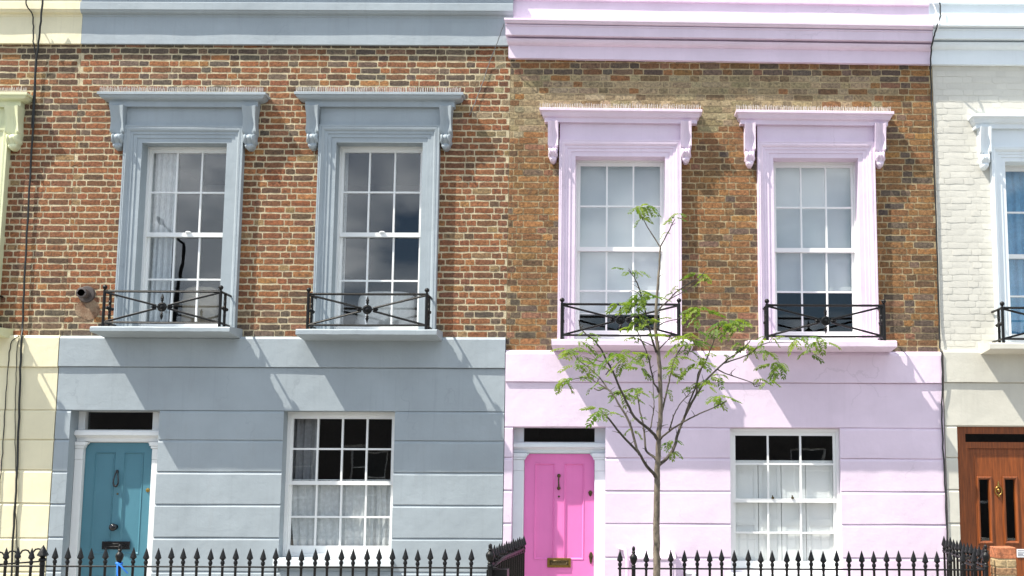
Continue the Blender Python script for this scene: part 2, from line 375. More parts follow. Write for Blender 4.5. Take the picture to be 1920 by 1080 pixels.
def cove(d0, z0, d1, z1, n=5, kind='cavetto'):
    out = []
    for i in range(n + 1):
        a = math.pi/2 * i/n
        if kind == 'cavetto': out.append((d0 + (d1-d0)*(1-math.cos(a)), z0 + (z1-z0)*math.sin(a)))
        else: out.append((d0 + (d1-d0)*math.sin(a), z0 + (z1-z0)*(1-math.cos(a))))
    return out

# ------------------------------------------------------------------ bricks
BRV = {}
def brick_variant(kind, k):
    key = (kind, k)
    if key in BRV: return BRV[key]
    r_ = random.Random(hash(key[0]) % 97 * 0 + k*31 + (5 if kind == 'clay' else 900))
    nu, nv = 4, 2
    b = MB(); jit = 0.010 if kind == 'clay' else 0.02
    for j in range(nv + 1):
        for i in range(nu + 1):
            x, z = i/nu - 0.5, j/nv - 0.5
            edge_x, edge_z = i in (0, nu), j in (0, nv)
            y = r_.uniform(-0.0007, 0.0007) + (0.0009 if (edge_x or edge_z) else 0) + (0.0016*r_.random() if edge_x and edge_z else 0)
            x += r_.uniform(-jit, jit) * (0.6 if edge_x else 1); z += r_.uniform(-0.065, 0.065) * (1 if edge_z else 0.5)
            if edge_x and edge_z: x *= 0.985; z *= 0.93
            b.v.append((x, y, z))
    W = nu + 1
    for j in range(nv):
        for i in range(nu): b.f.append((j*W+i, j*W+i+1, (j+1)*W+i+1, (j+1)*W+i))
    ring = [i for i in range(W)] + [j*W+nu for j in range(1, nv+1)] + [nv*W+i for i in range(nu-1, -1, -1)] + [j*W for j in range(nv-1, 0, -1)]
    k0 = len(b.v)
    for q in ring: v = b.v[q]; b.v.append((v[0]*1.0, 0.035, v[2]))
    for a in range(len(ring)):
        c = (a + 1) % len(ring); b.f.append((ring[a], k0+a, k0+c, ring[c]))
    me = bpy.data.meshes.new('brick'); me.from_pydata(b.v, [], b.f)
    bm = bmesh.new(); bm.from_mesh(me); bmesh.ops.recalc_face_normals(bm, faces=bm.faces); bm.to_mesh(me); bm.free()
    # face normals must point to -y on the front
    me.shade_smooth(); me.set_sharp_from_angle(angle=R(50))
    ca = me.color_attributes.new('tint', 'FLOAT_COLOR', 'POINT')
    ca.data.foreach_set('color', [1.0]*4*len(me.vertices))
    BRV[key] = (me, b); return BRV[key]

def in_frame(x, z):
    d = Vector((x, 0, z)) - CAM
    k = d.dot(fw); px = PPX + F_PX*d.dot(rt)/k; py = PPY - F_PX*d.dot(up)/k
    return -8 < px < 1928 and -8 < py < 1088

def lay_bricks(house, x0, x1, z0, z1, blocked, pal, mat, pitch=0.0755, bed=0.0185, perp=0.0105, S=0.2215, H=0.1045, kind='clay', proud=0.0016, ragged=0.0012, seed=1):
    r_ = random.Random(seed); cand = []
    n = int((z1 - z0) / pitch) + 2
    for c in range(n):
        zb = z1 - (c+1)*pitch; zt = zb + pitch - bed
        if zt < z0 + 0.01: break
        x = x0 - (0.0 if c % 2 else (S + perp)*0.75) - r_.uniform(0, 0.02); k = c
        while x < x1:
            w = (S if k % 2 == 0 else H) * r_.uniform(0.965, 1.03); k += 1
            a, b_ = max(x, x0), min(x + w, x1); x += w + perp*r_.uniform(0.8, 1.25)
            if b_ - a < 0.03: continue
            zz0, zz1 = max(zb, z0), zt
            segs = [(a, b_)]
            for (hx0, hx1, hz0, hz1) in blocked:
                if hz0 < (zz0+zz1)/2 < hz1:
                    ns = []
                    for s0, s1 in segs:
                        if s1 <= hx0 or s0 >= hx1: ns.append((s0, s1)); continue
                        if s0 < hx0 - 0.02: ns.append((s0, hx0))
                        if s1 > hx1 + 0.02: ns.append((hx1, s1))
                    segs = ns
            for s0, s1 in segs:
                if s1 - s0 > 0.025:
                    dz = r_.uniform(-0.0016, 0.0016) + 0.0045*mnoise.noise(Vector(((s0+s1)*0.55, zt*2.2, 9.1)))
                    col = pal((s0+s1)/2, (zz0+zz1)/2, r_)
                    cand.append((s0, s1, zz0+dz, zz1+dz, col, r_.randrange(24), r_.uniform(-ragged, ragged*0.5)))
    vis = sorted(cand, key=lambda q: -((q[1]-q[0])*(q[3]-q[2])) * (1 if in_frame((q[0]+q[1])/2, (q[2]+q[3])/2) else 0))
    single = [q for q in vis[:298] if in_frame((q[0]+q[1])/2, (q[2]+q[3])/2)]
    rest = vis[len(single):]
    org = WORG[house.name]
    for q in single:
        me, _ = brick_variant(kind, q[5])
        o = bpy.data.objects.new('brick', me)
        if not me.materials: me.materials.append(mat)
        SC.collection.objects.link(o); o.parent = house
        o.location = Vector(((q[0]+q[1])/2, -proud + q[6], (q[2]+q[3])/2)) - org
        o.scale = (q[1]-q[0], 1, q[3]-q[2]); o.color = (*q[4], 1)
    if rest:
        b = MB(); tint = []
        for q in rest:
            _, vb = brick_variant(kind, q[5])
            cx, cz_ = (q[0]+q[1])/2, (q[2]+q[3])/2
            b.add([(cx + v[0]*(q[1]-q[0]), v[1] - proud + q[6], cz_ + v[2]*(q[3]-q[2])) for v in vb.v], vb.f)
            tint += [*q[4], 1.0] * len(vb.v)
        o = build(b, 'brick', mat, house, smooth=50, kind='stuff')
        ca = o.data.color_attributes.new('tint', 'FLOAT_COLOR', 'POINT'); ca.data.foreach_set('color', tint)
        o.color = (1, 1, 1, 1)

def pick(r_, items):
    t = r_.random() * sum(w for w, _ in items)
    for w, c in items:
        t -= w
        if t <= 0: break
    k = r_.uniform(0.86, 1.14)
    return tuple(min(1, x*k*r_.uniform(0.95, 1.05)) for x in c)
RED = [(5, (0.235, 0.098, 0.046)), (5, (0.205, 0.090, 0.045)), (3.5, (0.165, 0.080, 0.045)), (1.3, (0.115, 0.070, 0.046)), (1.0, (0.275, 0.135, 0.055)), (0.5, (0.24, 0.16, 0.08))]
SOOT = [(4, (0.10, 0.078, 0.06)), (3, (0.13, 0.095, 0.07)), (2, (0.165, 0.11, 0.075)), (1.2, (0.22, 0.115, 0.07))]
BRN = [(5, (0.235, 0.122, 0.052)), (5, (0.205, 0.108, 0.048)), (3, (0.165, 0.092, 0.045)), (1.0, (0.12, 0.076, 0.045)), (0.8, (0.275, 0.145, 0.055))]
OLIVE = [(5, (0.26, 0.21, 0.125)), (3, (0.22, 0.175, 0.105)), (2, (0.30, 0.245, 0.155)), (1, (0.175, 0.125, 0.07))]
def pal_grey(x, z, r_):
    top = Z(500, 84); s = 0.0
    if z > top - 0.10: s = 0.95
    elif z > top - 0.18: s = 0.55
    lowz = Z(500, 630)
    if z < lowz + 0.30: s = max(s, 0.55)
    if z < lowz + 0.12: s = 0.85
    s = max(s, 0.28 if z > Z(500, 250) else 0.0)
    if x > X(885, 300) and z > Z(900, 260) : return pick(r_, OLIVE if r_.random() < 0.35 else RED)
    return pick(r_, SOOT if r_.random() < s else RED)
def pal_pink(x, z, r_):
    n = mnoise.noise(Vector((x*0.9, z*1.2, 4.1)))
    z_hi, z_lo = Z(1350, 145), Z(1350, 238) + 0.25*n
    xr = X(1630, 200) + 0.5*n
    if z > Z(1350, 138): return pick(r_, SOOT if r_.random() < 0.5 else BRN)
    if z_lo < z < z_hi and x < xr: return pick(r_, OLIVE if r_.random() < 0.92 else BRN)
    if x < X(1020, 250) and z > Z(1000, 270): return pick(r_, OLIVE if r_.random() < 0.6 else BRN)
    s = 0.12
    if z < Z(1350, 585): s = 0.7
    elif z < Z(1350, 560): s = 0.4
    if x > X(1655, 300): s = max(s, 0.32)
    return pick(r_, SOOT if r_.random() < s else BRN)
def pal_white(x, z, r_): k = r_.uniform(0.95, 1.04); return (0.605*k, 0.59*k, 0.525*k)

# ------------------------------------------------------------------ house pieces
def rect(l, r_, t, b_, Y):
    my, mxx = (t+b_)/2, (l+r_)/2
    return X(l, my, Y), X(r_, my, Y), Z(mxx, b_, Y), Z(mxx, t, Y)

def render_course(house, mat, x0, x1, zb, zt, d=0.06, groove=0.013, depth=0.024, seed=0, top_round=0.0):
    """one stucco block with chamfered top and bottom edges"""
    b = MB(); n = max(2, int((x1-x0)/0.14)); prof = [(-0.018, zb), (-(d-depth), zb), (-d, zb+groove*0.5), (-d, (zb+zt)/2), (-d, zt-groove*2.0), (-(d-depth), zt), (-0.018, zt)]
    if top_round: prof = prof[:4] + [(-d, zt-top_round), (-d+0.012, zt-top_round*0.35), (-d+0.035, zt), (-0.0, zt+0.004)]
    m_ = len(prof)
    for i in range(n + 1):
        x = x0 + (x1-x0)*i/n
        for y, z in prof:
            w = 0.0035*mnoise.noise(Vector((x*1.3, z*2.0, 7.7+seed))) ; w2 = 0.0022*mnoise.noise(Vector((x*2.1, z*9.0, 2.2+seed)))
            b.v.append((x, y + w, z + (w2*1.5 if z != prof[-1][1] else w2)))
    for i in range(n):
        for j in range(m_-1): b.f.append((i*m_+j, (i+1)*m_+j, (i+1)*m_+j+1, i*m_+j+1))
    b.f.append(tuple(range(m_))); b.f.append(tuple(n*m_+j for j in range(m_))[::-1])
    return build(b, 'render_block', mat, house, smooth=13)

def corbel(parent, mat, xa, xb, zt, zb, style=0):
    b = MB(); h = zt - zb; w = xb - xa; cx = (xa+xb)/2; n, mu = 22, 10
    def proj(t):   # t 0 top -> 1 bottom
        if t < 0.62:
            q = t/0.62; return 0.128 - 0.060*q - 0.016*math.sin(math.pi*q)
        if t < 0.84:
            q = (t-0.62)/0.22; return 0.070 + 0.042*math.sin(math.pi*q)
        q = (t-0.84)/0.16; return 0.058 + 0.03*math.sin(math.pi*q)
    def half(t):
        if t < 0.62: return 0.5 - 0.08*math.sin(math.pi*t/0.62) if style == 0 else 0.48
        if t < 0.84: return 0.50 - 0.10*math.sin(math.pi*(t-0.62)/0.22)
        q = (t-0.84)/0.16; return 0.36*math.sqrt(max(0.12, 1-q*q))
    for i in range(n + 1):
        t = i/n
        for j in range(mu + 1):
            u = j/mu*2 - 1
            rim = 0.050*(abs(u)**2.2) if t < 0.62 else 0.014*math.cos(u*math.pi*3)*(abs(u) > 0.2)
            if t > 0.84: rim = -0.016*u*u
            if 0.60 < t < 0.66: rim -= 0.012
            y = -(proj(t) + rim - 0.016*(abs(u) > 0.99))
            b.v.append((cx + u*half(t)*w, y - 0.035, zt - t*h))
    W = mu + 1
    for i in range(n):
        for j in range(mu): b.f.append((i*W+j, i*W+j+1, (i+1)*W+j+1, (i+1)*W+j))
    k0 = len(b.v)
    for i in range(n + 1):
        for j in (0, mu): v = b.v[i*W+j]; b.v.append((v[0], 0.02, v[2]))
    for i in range(n):
        b.f.append((i*W, (i+1)*W, k0+(i+1)*2, k0+i*2)); b.f.append((i*W+mu, k0+i*2+1, k0+(i+1)*2+1, (i+1)*W+mu))
    b.f.append(tuple(n*W+j for j in range(W)) + (k0+n*2+1, k0+n*2)); b.f.append(tuple(j for j in range(W))[::-1] + (k0, k0+1))
    return build(b, 'corbel', mat, parent, smooth=50)

def architrave(xl, xr, zb, zt, prof, yin):
    """prof (u outwards, y); three mitred sides with the reveal behind"""
    b = MB(); pts = [(0.0, yin)] + prof
    n = len(pts)
    for (sxx, px_, pz) in ((-1, xl, zb), (-1, xl, zt), (1, xr, zt), (1, xr, zb)):
        for u, y in pts:
            w = 0.0012*mnoise.noise(Vector((px_*3, u*20, pz*3)))
            b.v.append((px_ + sxx*u + w, y, pz + (u if pz == zt else 0)))
    for s in range(3):
        for i in range(n-1): b.f.append((s*n+i, s*n+i+1, (s+1)*n+i+1, (s+1)*n+i))
    return b

def spikes(parent, x0, x1, y, z, slope=0.0, h=0.065, seed=3):
    r_ = random.Random(seed); b = MB(); x = x0
    while x < x1:
        zb = z + slope*(x-x0)
        for a in (-1, 1):
            dx, dy = r_.uniform(-0.006, 0.006) , a*0.018 + r_.uniform(-0.004, 0.004)
            b.tube([(x, y, zb), (x+dx, y+dy, zb + h*r_.uniform(0.85, 1.08))], [0.0032, 0.0024], 4)
        x += 0.0205*r_.uniform(0.85, 1.15)
    return build(b, 'bird_spikes', M['spike'], parent, kind='stuff')

def sash_window(house, x0, x1, z0, z1, zm, cols, yf, rows=2, frame=0.035, stile=0.030, bar=0.020, mat='white', seed=0, rail=0.05, bot=0.075, splits=None):
    """box frame with an upper and a lower sash; zm is the middle of the meeting rail"""
    b = MB(); b.holes(x0, x1, z0, z1, [(x0+frame, x1-frame, z0+0.03, z1-frame)], yf, yf+0.11)
    win = build(b, 'window', M[mat], house)
    r_ = random.Random(seed)
    for k, (za, zb, y) in enumerate(((z0+0.031, zm+rail/2, yf+0.055), (zm-rail/2, z1-frame-0.001, yf+0.018))):
        a, c = x0+frame+0.001, x1-frame-0.001
        lo, hi = (za + (bot if k == 0 else rail), zb - (rail if k == 0 else 0.042))
        gx = [a+stile + (c-a-2*stile)*i/cols for i in range(cols+1)]; gz = [lo + (hi-lo)*j/rows for j in range(rows+1)]
        if splits and splits.get(k): gz = [lo, splits[k], hi]
        hs = []
        for i in range(cols):
            for j in range(rows):
                hs.append((gx[i] + (bar/2 if i else 0), gx[i+1] - (bar/2 if i < cols-1 else 0), gz[j] + (bar/2 if j else 0), gz[j+1] - (bar/2 if j < rows-1 else 0)))
        s = MB(); s.holes(a, c, za, zb, hs, y, y+0.036)
        build(s, 'sash', M[mat], win)
        for h in hs:
            p = MB(); tx, tz = r_.uniform(-0.0045, 0.0045), r_.uniform(-0.0045, 0.0045)
            cx, cz_ = (h[0]+h[1])/2, (h[2]+h[3])/2
            p.box(h[0]-0.004, h[1]+0.004, y+0.018, y+0.022, h[2]-0.004, h[3]+0.004)
            p.v = [(v[0], v[1] + (v[0]-cx)*tx + (v[2]-cz_)*tz, v[2]) for v in p.v]
            build(p, 'pane', M['glass'], win)
    return win

AR = [(0.0, -0.047), (0.055, -0.047), (0.058, -0.057), (0.098, -0.057), (0.101, -0.067), (0.130, -0.067), (0.137, -0.078), (0.150, -0.088), (0.168, -0.094), (0.178, -0.090), (0.183, -0.094), (0.200, -0.094), (0.202, 0.01)]
def first_floor_window(house, mat, sp, seed):
    """sp: pixel measures read off the photograph, turned into metres on the wall"""
    yo = -0.05
    u = (sp['aw'])
    xl, xr = X(sp['ol'], 440, yo) + u, X(sp['or'], 440, yo) - u
    zt = Z((sp['ol']+sp['or'])/2, sp['ot'], yo); pm = (sp['ol']+sp['or'])/2
    zs = Z(pm, sp['sill'][0], -sp['sd'])           # top front edge of the sill
    k = u / 0.202
    b = architrave(xl, xr, zs-0.01, zt, [(a*k, y) for a, y in AR], 0.17)
    sur = build(b, 'window_surround', M[mat], house, smooth=30)
    # hood
    rt_ = 1.2 if sp['style'] == 0 else 0.6
    hb = Z(pm, sp['hb'], -0.11); hl, hr = X(sp['hl'], sp['hb'], -0.11)+0.11*rt_, X(sp['hr'], sp['hb'], -0.11)-0.11*rt_
    ht = Z(pm, sp['ht'], -0.20); lip = 0.026
    hh = ht - hb
    if sp['style'] == 0:
        prof = [(0.11, hb), (0.11, hb+hh*0.40), (0.118, hb+hh*0.42), (0.118, hb+hh*0.46)] + cove(0.123, hb+hh*0.47, 0.186, ht-lip-0.004, 5, 'other') + [(0.202, ht-lip), (0.202, ht), (0.196, ht+0.004), (-0.02, ht+0.03)]
    else:
        prof = [(0.11, hb), (0.11, hb+hh*0.33), (0.120, hb+hh*0.36)] + cove(0.123, hb+hh*0.38, 0.152, hb+hh*0.55, 4, 'other') + [(0.157, hb+hh*0.57)] + cove(0.159, hb+hh*0.58, 0.188, ht-lip-0.004, 4, 'cavetto') + [(0.202, ht-lip), (0.202, ht), (0.196, ht+0.004), (-0.02, ht+0.03)]
    sl = sp.get('slope', 0)
    build(sweep_front(hl, hr, prof, sl, (hl+hr)/2, wob=0.004, seg=14, ret=rt_), 'hood', M[mat], sur, smooth=35)
    # frieze board between hood and architrave
    b = MB(); b.bbox(xl-u+0.004, xr+u-0.004, -0.058, 0.02, zt+u-0.004, hb+0.03, 0.003); build(b, 'frieze', M[mat], sur)
    cz0, cz1 = Z(pm, sp['ct'], -0.1), Z(pm, sp['cb'], -0.1)
    for a, c in sp['corb']:
        corbel(sur, M[mat], X(a, 240, -0.14), X(c, 240, -0.14), cz0 + 0.015, cz1, sp['style'])
    # sill
    sb = Z(pm, sp['sill'][1], -sp['sd']); s0, s1 = X(sp['sl'], sp['sill'][0], -sp['sd']), X(sp['sr'], sp['sill'][0], -sp['sd'])
    b = MB(); nseg = 14; e = sp['sd']; th = zs - sb
    prof = [(0.17, zs+0.035), (-0.03, zs+0.03), (-e+0.05, zs+0.010), (-e+0.006, zs), (-e, zs-0.008), (-e, sb+0.006), (-e+0.012, sb), (-0.10, sb-0.025), (0.0, sb-0.035), (0.17, sb-0.035)]
    n = len(prof)
    for i in range(nseg+1):
        x = s0 + (s1-s0)*i/nseg
        for y, z in prof:
            w = 0.006*mnoise.noise(Vector((x*5, z*3, y*4 + seed))) if y < -0.1 else 0
            b.v.append((x + (0.005*mnoise.noise(Vector((y*9, z*9, x))) if i in (0, nseg) else 0), y + w, z + w*0.8))
    for i in range(nseg):
        for j in range(n): b.f.append((i*n+j, (i+1)*n+j, (i+1)*n+(j+1) % n, i*n+(j+1) % n))
    b.f.append(tuple(range(n))); b.f.append(tuple(nseg*n+j for j in range(n))[::-1])
    sill = build(b, 'window_sill', M[sp.get('sillmat', mat)], house, smooth=30)
    # spikes
    if sp.get('spk', True):
        spikes(sur, hl-0.19*rt_, hr+0.18*rt_, -0.15, ht+0.0, sl, 0.075, seed)
    # window
    cols = 3
    w0 = zs + 0.03
    zm = Z(pm, sp['meet'], 0.17); ztop = zt + 0.03
    sash_window(house, xl-0.03, xr+0.03, w0, ztop, zm, cols, 0.15, frame=sp.get('fr', 0.054), seed=seed, bot=sp.get('bot', 0.085))
    hole = (xl-0.04, xr+0.04, zs-0.03, zt+0.04)
    block = (xl-u+0.012, xr+u-0.012, zs-0.03, hb)
    return dict(xl=xl, xr=xr, zs=zs, zt=zt, hole=hole, block=block, zm=zm, s0=s0, s1=s1, sb=sb, sd=sp['sd'], hood=(hl, hr, hb, ht))

def iron_rosette(b, c, r_, axis='y'):
    """cast flower: ring, boss and four pointed buds"""
    tmp = MB()
    tmp.lathe((0,0,-0.012), [(0.001,0), (r_*0.75,0), (r_, 0.006), (r_, 0.016), (r_*0.7, 0.022), (r_*0.55, 0.014), (r_*0.32, 0.016), (r_*0.28, 0.03), (0.001, 0.034)], 12)
    for k in range(4):
        a = k*math.pi/2; ux, uy = math.cos(a), math.sin(a); L_ = r_*(2.75 if k % 2 else 2.3)
        prof = [(r_*0.9, 0.010), (r_*1.25, 0.016), (r_*1.45, 0.028), (r_*1.6, 0.014), (r_*1.8, 0.028), (r_*2.0, 0.022), (L_, 0.003)]
        tmp.tube([(ux*d, uy*d, 0) for d, _ in prof], [q*0.75 for _, q in prof], 6)
    vs = [(c[0]+v[0], c[1]-v[2], c[2]+v[1]) if axis == 'y' else (c[0]+v[2], c[1]+v[0], c[2]+v[1]) for v in tmp.v]
    b.add(vs, tmp.f)

def balcony_railing(wi, label, h=0.40, inset=0.035):
    s0, s1, zs, d = wi['r0'], wi['r1'], wi['zs'], wi['sd']
    yf, yb = -d+inset+0.02, -0.11
    t = thing('balcony_railing', label, 'railing', ((s0+s1)/2, yf, zs), 'iron railings on the upstairs window sills')
    z_lo, z_hi = zs+0.055, zs+h
    def bar(pts, r_, name='bar', n=6): b = MB(); b.tube(pts, r_, n); return build(b, name, M['iron'], t, smooth=60)
    for x in (s0, s1):
        b = MB(); b.tube([(x, yf, zs+0.004), (x, yf, z_hi+0.01)], 0.0175, 8); b.lathe((x, yf, z_hi+0.008), [(0.012,0),(0.016,0.004),(0.009,0.010),(0.02,0.02),(0.027,0.034),(0.027,0.042),(0.02,0.056),(0.004,0.064)], 10)
        build(b, 'post', M['iron'], t, smooth=60)
        ym = (yf+yb)/2
        b = MB(); b.tube([(x, ym, zs+0.012), (x, ym, z_hi-0.003)], 0.0165, 6); iron_rosette(b, (x, ym, (z_lo+z_hi)/2), 0.042, 'x'); build(b, 'side_post', M['iron'], t, smooth=60)
        bar([(x, yf, z_hi), (x, yb+0.10, z_hi-0.002)], 0.0135, 'side_rail'); bar([(x, yf, z_lo), (x, yb+0.10, z_lo)], 0.0135, 'side_rail')
    bar([(s0, yf, z_hi), ((s0+s1)/2, yf, z_hi-0.002), (s1, yf, z_hi)], 0.0145, 'top_rail'); bar([(s0, yf, z_lo), ((s0+s1)/2, yf, z_lo-0.004), (s1, yf, z_lo)], 0.0135, 'bottom_rail')
    cx, cz_ = (s0+s1)/2, (z_lo+z_hi)/2
    for a, c in ((s0, z_hi-0.01), (s0, z_lo), (s1, z_hi-0.01), (s1, z_lo)):
        k = 0.1; bar([(a, yf, c), (cx + (a-cx)*k, yf, cz_ + (c-cz_)*k)], 0.0125, 'diagonal_bar')
    b = MB(); iron_rosette(b, (cx, yf, cz_), 0.054); build(b, 'rosette', M['iron'], t, smooth=50)
    return t

def door_leaf(house, mat, x0, x1, z0, z1, y, seed=0, cut=0.035):
    """panelled leaf with cut upper corners: two tall panels above two short ones"""
    w, h = x1-x0, z1-z0
    st, mid = w*0.145, w*0.13
    cx = (x0+x1)/2
    zmid0, zmid1 = z0 + (h*0.285), z0 + h*0.40
    ztop = z1 - 0.105
    hs = [(x0+st, cx-mid/2, zmid1, ztop), (cx+mid/2, x1-st, zmid1, ztop), (x0+st, cx-mid/2, z0+0.17, zmid0), (cx+mid/2, x1-st, z0+0.17, zmid0)]
    b = MB(); b.holes(x0, x1, z0, z1, hs, y, y+0.045)
    leaf = build(b, 'door', M[mat], house)
    for hx0, hx1, hz0, hz1 in hs:
        b = MB(); mo = 0.020
        rings = [(0.0, -0.004), (0.006, -0.006), (0.012, 0.004), (mo, 0.012), (mo+0.004, 0.013)]
        for ins, dy in rings:
            for (cx_, cz_) in ((hx0+ins, hz0+ins), (hx1-ins, hz0+ins), (hx1-ins, hz1-ins), (hx0+ins, hz1-ins)): b.v.append((cx_, y+dy, cz_))
        for i in range(len(rings)-1):
            for k in range(4): b.f.append((i*4+k, i*4+(k+1) % 4, (i+1)*4+(k+1) % 4, (i+1)*4+k))
        n = len(rings)-1; b.f.append((n*4, n*4+1, n*4+2, n*4+3))
        build(b, 'door_panel', M[mat], leaf)
    return leaf

# ------------------------------------------------------------------ the four houses
XA = X(118, 632); XB = X(949, 640); XC = X(1764, 660); XL = XA - 4.2; XR = XC + 4.4
YB, YF, YBAND = -0.03, -0.06, -0.085
SG1 = dict(ol=224, aw=0.200, ot=268, sill=(613, 622), sd=0.50, hb=200, ht=172.5, hl=204, hr=483, ct=203, cb=280, corb=[(205, 232), (453, 480)], sl=168, sr=430, meet=440, style=0, r0=195, r1=413, bot=0.07)
SG1['or'] = 450
SG2 = dict(SG1, ol=592, hl=572, hr=852, corb=[(572, 597), (823, 847)], sl=554, sr=819, sill=(618, 628), ot=267, r0=578, r1=800); SG2['or'] = 821
def shift(sp, d, **kw):
    q = dict(sp); q.update({k: sp[k]+d for k in ('ol', 'or', 'hl', 'hr', 'sl', 'sr', 'r0', 'r1')}); q['corb'] = [(a+d, b+d) for a, b in sp['corb']]; q.update(kw); return q
SCR = shift(SG1, -445)
SP1 = dict(ol=1047, aw=0.188, ot=293, sill=(637, 648), sd=0.46, hb=230, ht=203.5, hl=1021, hr=1307, ct=232, cb=305, corb=[(1027, 1047), (1276, 1297)], sl=1034, sr=1300, meet=467, style=1, r0=1054, r1=1273, slope=-0.008, bot=0.11, fr=0.052)
SP1['or'] = 1278
SP2 = dict(SP1, ol=1421, ot=296, sill=(639, 650), hb=234, ht=207.5, hl=1388, hr=1665, ct=236, cb=313, corb=[(1396, 1417), (1640, 1661)], sl=1404, sr=1682, meet=469, r0=1438, r1=1657); SP2['or'] = 1643
SWH = shift(SP2, 441, ht=214, hb=241, ot=303, ct=243, cb=317, meet=481, sill=(644, 655), slope=0, sillmat='offwhite', sl=1856, spk=False, aw=0.17)

def house_shell(h, x0, x1, mat, mort, z_band, z_par, low_holes, up_holes, top_z, my=0.0016):
    b = MB(); b.holes(x0, x1, -0.1, z_band-0.006, low_holes, YB, 0.30); build(b, 'ground_floor_wall', M[mat], h)
    b = MB(); b.holes(x0, x1, z_band-0.005, z_par+0.12, up_holes, my, 0.30); build(b, 'front_wall', mort, h)
    for nm, (a, c, y0, y1, z0, z1), mt in (
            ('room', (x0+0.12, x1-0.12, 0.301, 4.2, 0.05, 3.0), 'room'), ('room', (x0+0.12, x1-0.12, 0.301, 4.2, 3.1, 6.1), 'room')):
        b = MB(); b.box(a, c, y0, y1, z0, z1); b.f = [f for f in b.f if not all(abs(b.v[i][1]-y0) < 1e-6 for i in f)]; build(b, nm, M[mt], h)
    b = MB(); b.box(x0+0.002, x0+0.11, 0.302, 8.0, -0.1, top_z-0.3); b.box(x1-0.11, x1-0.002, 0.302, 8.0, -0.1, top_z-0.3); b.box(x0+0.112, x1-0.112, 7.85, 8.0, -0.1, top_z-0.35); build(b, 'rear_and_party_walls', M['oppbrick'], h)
    b = MB(); b.add([(x0, 0.302, top_z-0.30), (x1, 0.302, top_z-0.30), (x1, 8.1, top_z-0.75), (x0, 8.1, top_z-0.75), (x0, 0.302, top_z-0.22), (x1, 0.302, top_z-0.22), (x1, 8.1, top_z-0.67), (x0, 8.1, top_z-0.67)], [(0,3,2,1),(4,5,6,7),(0,1,5,4),(1,2,6,5),(2,3,7,6),(3,0,4,7)]); build(b, 'roof', M['slate'], h)

def courses(h, mat, x0, x1, zband, zb0, zf0, zl, openings, seed, dband=YBAND, rnd_top=0.03):
    """band, plain fascia below it, then rusticated courses between the openings"""
    render_course(h, M[mat], x0+0.003, x1-0.003, zb0, zband, -dband, 0.008, 0.012, seed, top_round=rnd_top)
    render_course(h, M[mat], x0+0.003, x1-0.003, zf0, zb0-0.001, -YF, 0.004, 0.010, seed+1)
    zs = [zf0] + zl
    while zs[-1] > 0.45: zs.append(zs[-1] - 0.368)
    zs.append(0.03)
    for k in range(len(zs)-1):
        zt, zb = zs[k], zs[k+1]; segs = [(x0+0.003, x1-0.003)]
        for (a, c, z0, z1) in openings:
            if z0 < (zt+zb)/2 + 0.03 and z1 > (zt+zb)/2 - 0.03:
                ns = []
                for s0, s1 in segs:
                    if c <= s0 or a >= s1: ns.append((s0, s1)); continue
                    if s0 < a: ns.append((s0, a+0.002))
                    if s1 > c: ns.append((c-0.002, s1))
                segs = ns
        for s0, s1 in segs: render_course(h, M[mat], s0, s1, zb, zt-0.001, -YF, 0.014, 0.014, seed+2+k)

def parapet(h, mat, x0, x1, zb, scale=1.0, left=False, right=False):
    prof = [(0.05, zb), (0.05, zb+0.325), (0.058, zb+0.33), (0.058, zb+0.345)] + cove(0.062, zb+0.35, 0.118, zb+0.385, 4, 'other') + [(0.132, zb+0.39), (0.132, zb+0.475), (0.125, zb+0.482), (0.10, zb+0.487), (0.10, zb+0.62), (0.16, zb+0.63), (0.16, zb+0.72), (-0.33, zb+0.76)]
    return build(sweep_front(x0, x1, prof, 0, x0, left, right, wob=0.004, seg=24), 'parapet', M[mat], h, smooth=32)

# --- cream house
H1 = thing('terraced_house', 'pale yellow stucco and brick terraced house with thin cables hanging down it', 'house', ((XL+XA)/2, 0, 0), 'terraced houses in the row')
H2 = thing('terraced_house', 'grey-blue terraced house with brown brick upstairs and a teal front door', 'house', ((XA+XB)/2, 0, 0), 'terraced houses in the row')
H3 = thing('terraced_house', 'lilac pink terraced house with a bright pink front door behind a young tree', 'house', ((XB+XC)/2, 0, 0), 'terraced houses in the row')
H4 = thing('terraced_house', 'off-white painted brick terraced house with a varnished brown front door', 'house', ((XC+XR)/2, 0, 0), 'terraced houses in the row')

zpar2 = Z(500, 83, -0.05); top2 = zpar2 + 0.72
zpar3 = Z(1350, 118, 0); zpar4 = Z(1800, 121, 0)
W1 = first_floor_window(H1, 'creamtrim', SCR, 1)
W2a = first_floor_window(H2, 'grey', SG1, 2); W2b = first_floor_window(H2, 'grey', SG2, 3)
W3a = first_floor_window(H3, 'pink', SP1, 4); W3b = first_floor_window(H3, 'pink', SP2, 5)
W4 = first_floor_window(H4, 'bluewhite', SWH, 6)
for w_, s_ in ((W1, SCR), (W2a, SG1), (W2b, SG2), (W3a, SP1), (W3b, SP2), (W4, SWH)):
    w_['r0'] = X(s_['r0'], 570, -w_['sd']+0.055); w_['r1'] = X(s_['r1'], 570, -w_['sd']+0.055)

